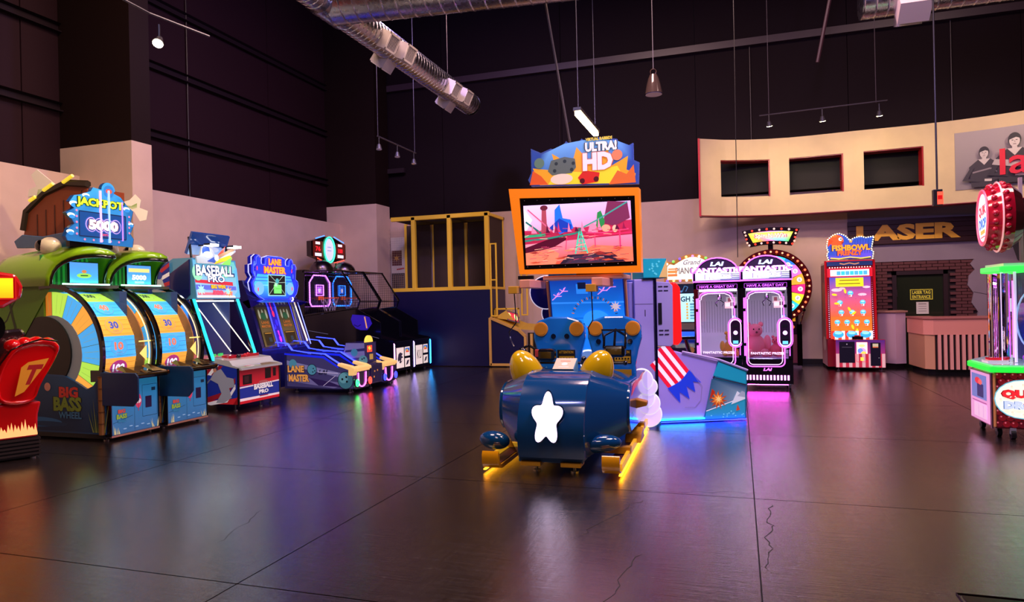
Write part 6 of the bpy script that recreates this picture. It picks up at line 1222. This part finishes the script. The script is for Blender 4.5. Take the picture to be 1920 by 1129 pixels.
# ================================================================== DROP MACHINE (right)
t=T('ball_drop_machine','hexagonal ball-drop arcade machine with green glowing rims and clear cylinder, far right','arcade machine',(3.25,8.9,0))
PL=[(-.79,.05),(-.79,-.65),(.5,-.80),(.79,-.55),(.79,.3),(.4,.7),(-.4,.7)]
def ins(k): return [(x*k,y*k) for x,y in PL]
cb=P('cabinet',B().prism(ins(.97),'z',.1,.68,'5c1420'),'gloss',t,bevel=.01)
lp_=P('side_door',B().box(-.80,-.765,-.62,.03,.12,.66,'d870b8'),'gloss',t)
A=Art((-.801,0,0),(0,-1,0),(0,0,1)); A.rect(-.02,.13,.61,.65,'e0a0d0'); A.rect(.02,.36,.50,.62,'7080c0'); A.rect(.2,.38,.4,.52,'383468'); A.circ(.22,.55,.09,'e03848',.035); A.circ(.3,.54,.06,'f06860',.03); A.line([(.04,.33),(.5,.33)],.01,'a05090'); A.rect(.1,.16,.5,.31,'e8c0e0'); A.line([(.25,.17),(.25,.3)],.008,'b080b0'); A.line([(.4,.17),(.4,.3)],.008,'b080b0'); P('door_print',A,'glow0.6',lp_)
P('bolt_strip',B().box(-.802,-.79,-.645,-.60,.1,.67,'c89ab8'),'metal',lp_)
d1=Vector((1.29,-.15,0)).normalized()
def ballart(o,ux,w_,name):
    A=Art(o,ux,(0,0,1),step=.00004); A.rect(0,.12,w_,.67,'50101c')
    k=0; z=.15
    while z<.66:
        x=(.03 if k%2 else .0)
        while x<w_:
            A.circ(min(x+.03,w_-.03),z,.034,'8c1420' if (k+int(x*20))%3 else '6c1020',n=10); A.circ(min(x+.02,w_-.04),z+.012,.009,'f07080',n=6); x+=.066
        z+=.062; k+=1
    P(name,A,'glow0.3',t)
ballart((-.79*.972,-.65*.972,0),tuple(d1),1.25,'ball_print')
P('panel_edge',B().tube([(-.775,-.64,.12),(-.775,-.64,.67)],.015,'e8a060'),'gloss',t)
A=Art((-.62,-.765,.40),tuple(V(.8,-.6,0).normalized()),(0,0,1),step=.001); 
A=Art((-.542,-.69,.41),tuple(d1),(0,0,1),step=.001); A.circ(0,0,.245,'68b8c8',.20); A.circ(0,0,.235,'f8f0d8',.19)
for i in range(12): A.circ(.19*math.cos(i*PI/6),.15*math.sin(i*PI/6),.012,'e8dcc0')
A.text('QUIK',.0,.05,.36,.095,'e82830','801018',bold=.07,ob=.09); A.text('DROP',.0,-.06,.32,.08,'c0d0e8','6080b0',bold=.07,ob=.1); A.circ(.02,-.045,.02,'e82830')
P('logo_badge',A,'glow0.9',t)
P('green_rim',B().prism(ins(1.04),'z',.68,.74,'20e838'),'glow1.3',t,bevel=.01); P('play_table',B().prism(ins(.99),'z',.74,.755,'b8e8e8'),'gloss',t)
P('red_button_box',B().box(-.74,-.55,-.35,-.15,.755,.775,'e8e0e0').box(-.72,-.6,-.3,-.2,.775,.80,'e02838'),'gloss',t)
cr=.62
def ring(r_,z0,z1,col,m,name,n=28):
    b=B(); b.loft([[V((r_+dr)*math.cos(i*2*PI/n),-.05+(r_+dr)*math.sin(i*2*PI/n),z) for dr,z in ((0,z0),(0,z1),(-.05,z1),(-.05,z0))] for i in range(n+1)],col,True); return P(name,b,m,t,smooth=40)
b=B(); b.loft([[V(cr*math.cos(i*2*PI/40),-.05+cr*math.sin(i*2*PI/40),z) for z in (.76,1.70)] for i in range(41)],'ffffff'); P('clear_cylinder',b,'glass',t,smooth=60)
b=B(); b.prism([(x*.86,y*.86) for x,y in PL],'z',1.71,1.77,'30f048'); P('top_green_rim',b,'glow1.3',t,bevel=.01); P('top_plate',B().prism([(x*.8,y*.8) for x,y in PL],'z',1.77,1.80,'a0d8b0'),'gloss',t)
for a in (200,215,232): P('corner_tube',B().cyl((cr*math.cos(math.radians(a))*.98,-.05+cr*math.sin(math.radians(a))*.98,.76),(cr*math.cos(math.radians(a))*.98,-.05+cr*math.sin(math.radians(a))*.98,1.71),.014,.014,8,'e8d0ff'),'glow0.6',t,smooth=50)
P('violet_tube',B().cyl((-.5,-.2,.80),(-.5,-.2,1.62),.018,.018,8,'c040ff').cyl((-.46,-.23,.80),(-.46,-.23,1.62),.012,.012,8,'e070ff'),'glow2.4',t)
cc=P('inner_column',B().box(-.28,.4,-.2,.3,.76,1.71,'1c2c78'),'satin',t)
A=FRONT((0,-.201,0)); A.rect(-.27,.8,.4,1.68,'1858b0'); A.rect(-.24,1.34,.34,1.67,'c8e8e8'); A.text('TICKETS',0.05,1.63,.3,.03,'2c6c98')
for i in range(5):
    for j in range(3): A.rect(-.2+j*.17,1.40+i*.045,-.08+j*.17,1.43+i*.045,'3890c8')
A.rect(-.24,1.34,.3,1.385,'e02838'); A.rect(-.22,.85,.3,1.28,'30b0c0'); A.circ(-.0,1.05,.09,'e8e0f0',.13); A.circ(-.02,1.2,.05,'f04048'); A.rect(0-.1/2,1.1-.03/4,0+.1/2,1.1+.03/4,'6080a0'); A.rect(0-.12/2,1.04-.03/4,0+.12/2,1.04+.03/4,'6080a0')
P('column_print',A,'glow0.9',cc)
P('blue_arc_guide',B().tube([(-.28+.16*math.cos(a),-.25,1.2+.32*math.sin(a)) for a in [PI/2+i*PI/12 for i in range(13)]],.010,'90a8d8'),'glow0.7',t,smooth=50)
P('blue_disc',B().cyl((-.33,-.1,1.18),(-.31,-.1,1.18),.2,.2,24,'1c38a0'),'gloss',t,smooth=40)
P('prize_ball',B().ball((-.36,-.3,.80),.05,'a040e0',14,8),'gloss',t,smooth=60)
for x,y in ((-.7,-.5),(-.62,-.64),(.5,-.7),(-.7,.0),(.6,.3)): P('castor',B().cyl((x-.02,y,.045),(x+.02,y,.045),.045,.045,14,'141014').box(x-.025,x+.025,y-.02,y+.02,.05,.11,'8c8890'),'paint',t,smooth=40)
P('underglow_strip',B().box(-.4,.5,-.7,-.66,.085,.098,'8040ff'),'glow8',t)
# rotating disc sign above the drop machine
for x in (-.3,-.22,.1): P('sign_post',B().box(x-.015,x+.015,-.02,.02,1.80,2.75,'b8a0a0'),'paint',t)
M_=Matrix.Translation((-.54,-.1,2.32))@Matrix.Rotation(math.radians(-97),4,'Z')@Matrix.Scale(.9,4)@Matrix.Rotation(math.radians(-3),4,'Y')
def disc(r0_,y0,r1_,y1,col,n=36):
    b=B(); b.m=M_; b.loft([[V(r0_*math.cos(i*2*PI/n),y0,r0_*math.sin(i*2*PI/n)),V(r1_*math.cos(i*2*PI/n),y1,r1_*math.sin(i*2*PI/n))] for i in range(n+1)],col); return b
b=disc(.33,-.16,.41,-.02,'b01028'); 
for q_ in (disc(.41,-.02,.40,.10,'8c0c20'),disc(.40,.10,.30,.20,'400810'),disc(.30,.20,.0,.21,'180408')):
    k=len(b.v); b.v+=q_.v; b.f+=[tuple(k+i for i in f) for f in q_.f]; b.c+=q_.c
ds=P('disc_sign',b,'gloss',t,smooth=50)
for i in range(24):
    a=i*2*PI/24; b=B(); b.m=M_; b.ball((.375*math.cos(a),-.09,.375*math.sin(a)),.034,'c01830',10,6); P('red_ball',b,'gloss',ds,smooth=60); b=B(); b.m=M_; b.ball((.40*math.cos(a+.13),.03,.40*math.sin(a+.13)),.034,'c01830',10,6); P('red_ball',b,'gloss',ds,smooth=60)
b=B(); b.m=M_; b.tube([(.335*math.cos(a*PI/18),-.165,.335*math.sin(a*PI/18)) for a in range(36)],.012,'f06078',closed=True).tube([(.42*math.cos(a*PI/18),-.02,.42*math.sin(a*PI/18)) for a in range(36)],.010,'f0a0a0',closed=True); P('glass_rim',b,'glow0.7',ds,smooth=60)
A=FRONT((0,-.16,0)); A.circ(0,0,.33,'e04058',n=32); A.circ(0,0,.29,'d8f0ff',n=32); A.text('QUIK',0,.08,.44,.14,'e02030',bold=.06); A.text('DROP',0,-.07,.42,.13,'2868d8',bold=.06); A.rect(-.14,-.2,.14,-.15,'f0a040'); A.rect(0-.26/2,-.235-.03/4,0+.26/2,-.235+.03/4,'c04040')
A.v=[M_@v for v in A.v]; P('disc_print',A,'glow1.1',ds)
t=T('black_marquee_back','big black box behind the red disc sign at right edge','box',(3.75,9.6,1.9))  # black housing taken as a marquee back, hung behind the disc sign
P('housing',B().prism([(-.65,.72),(-.5,.62),(.5,.35),(.8,.3),(.8,-.35),(-.1,-.3),(-.45,.0)],'y',.0,.5,'08060a'),'matte',t,bevel=.01)
P('bracket',B().box(-.1,.1,.1,.3,.4,CZ-1.9,'141014'),'paint',t)
# ================================================================== shared groups for look-alike things
GR={'spiral_duct':'air ducts under the roof','branch_duct':'air ducts under the roof','end_duct':'air ducts under the roof','track_light':'ceiling track lights','vr_headset':'headsets on the ride seats','cloud_panel':'cloud panels of the ride','plush_bear':'plush prizes in the claw machines','fish_cutout':'flat fish cutouts by the jackpot sign','brace_rod':'slanting roof rods'}
for o in bpy.data.objects:
    k=o.name.split('.')[0]
    if 'category' in o and 'group' not in o and k in GR: o['group']=GR[k]
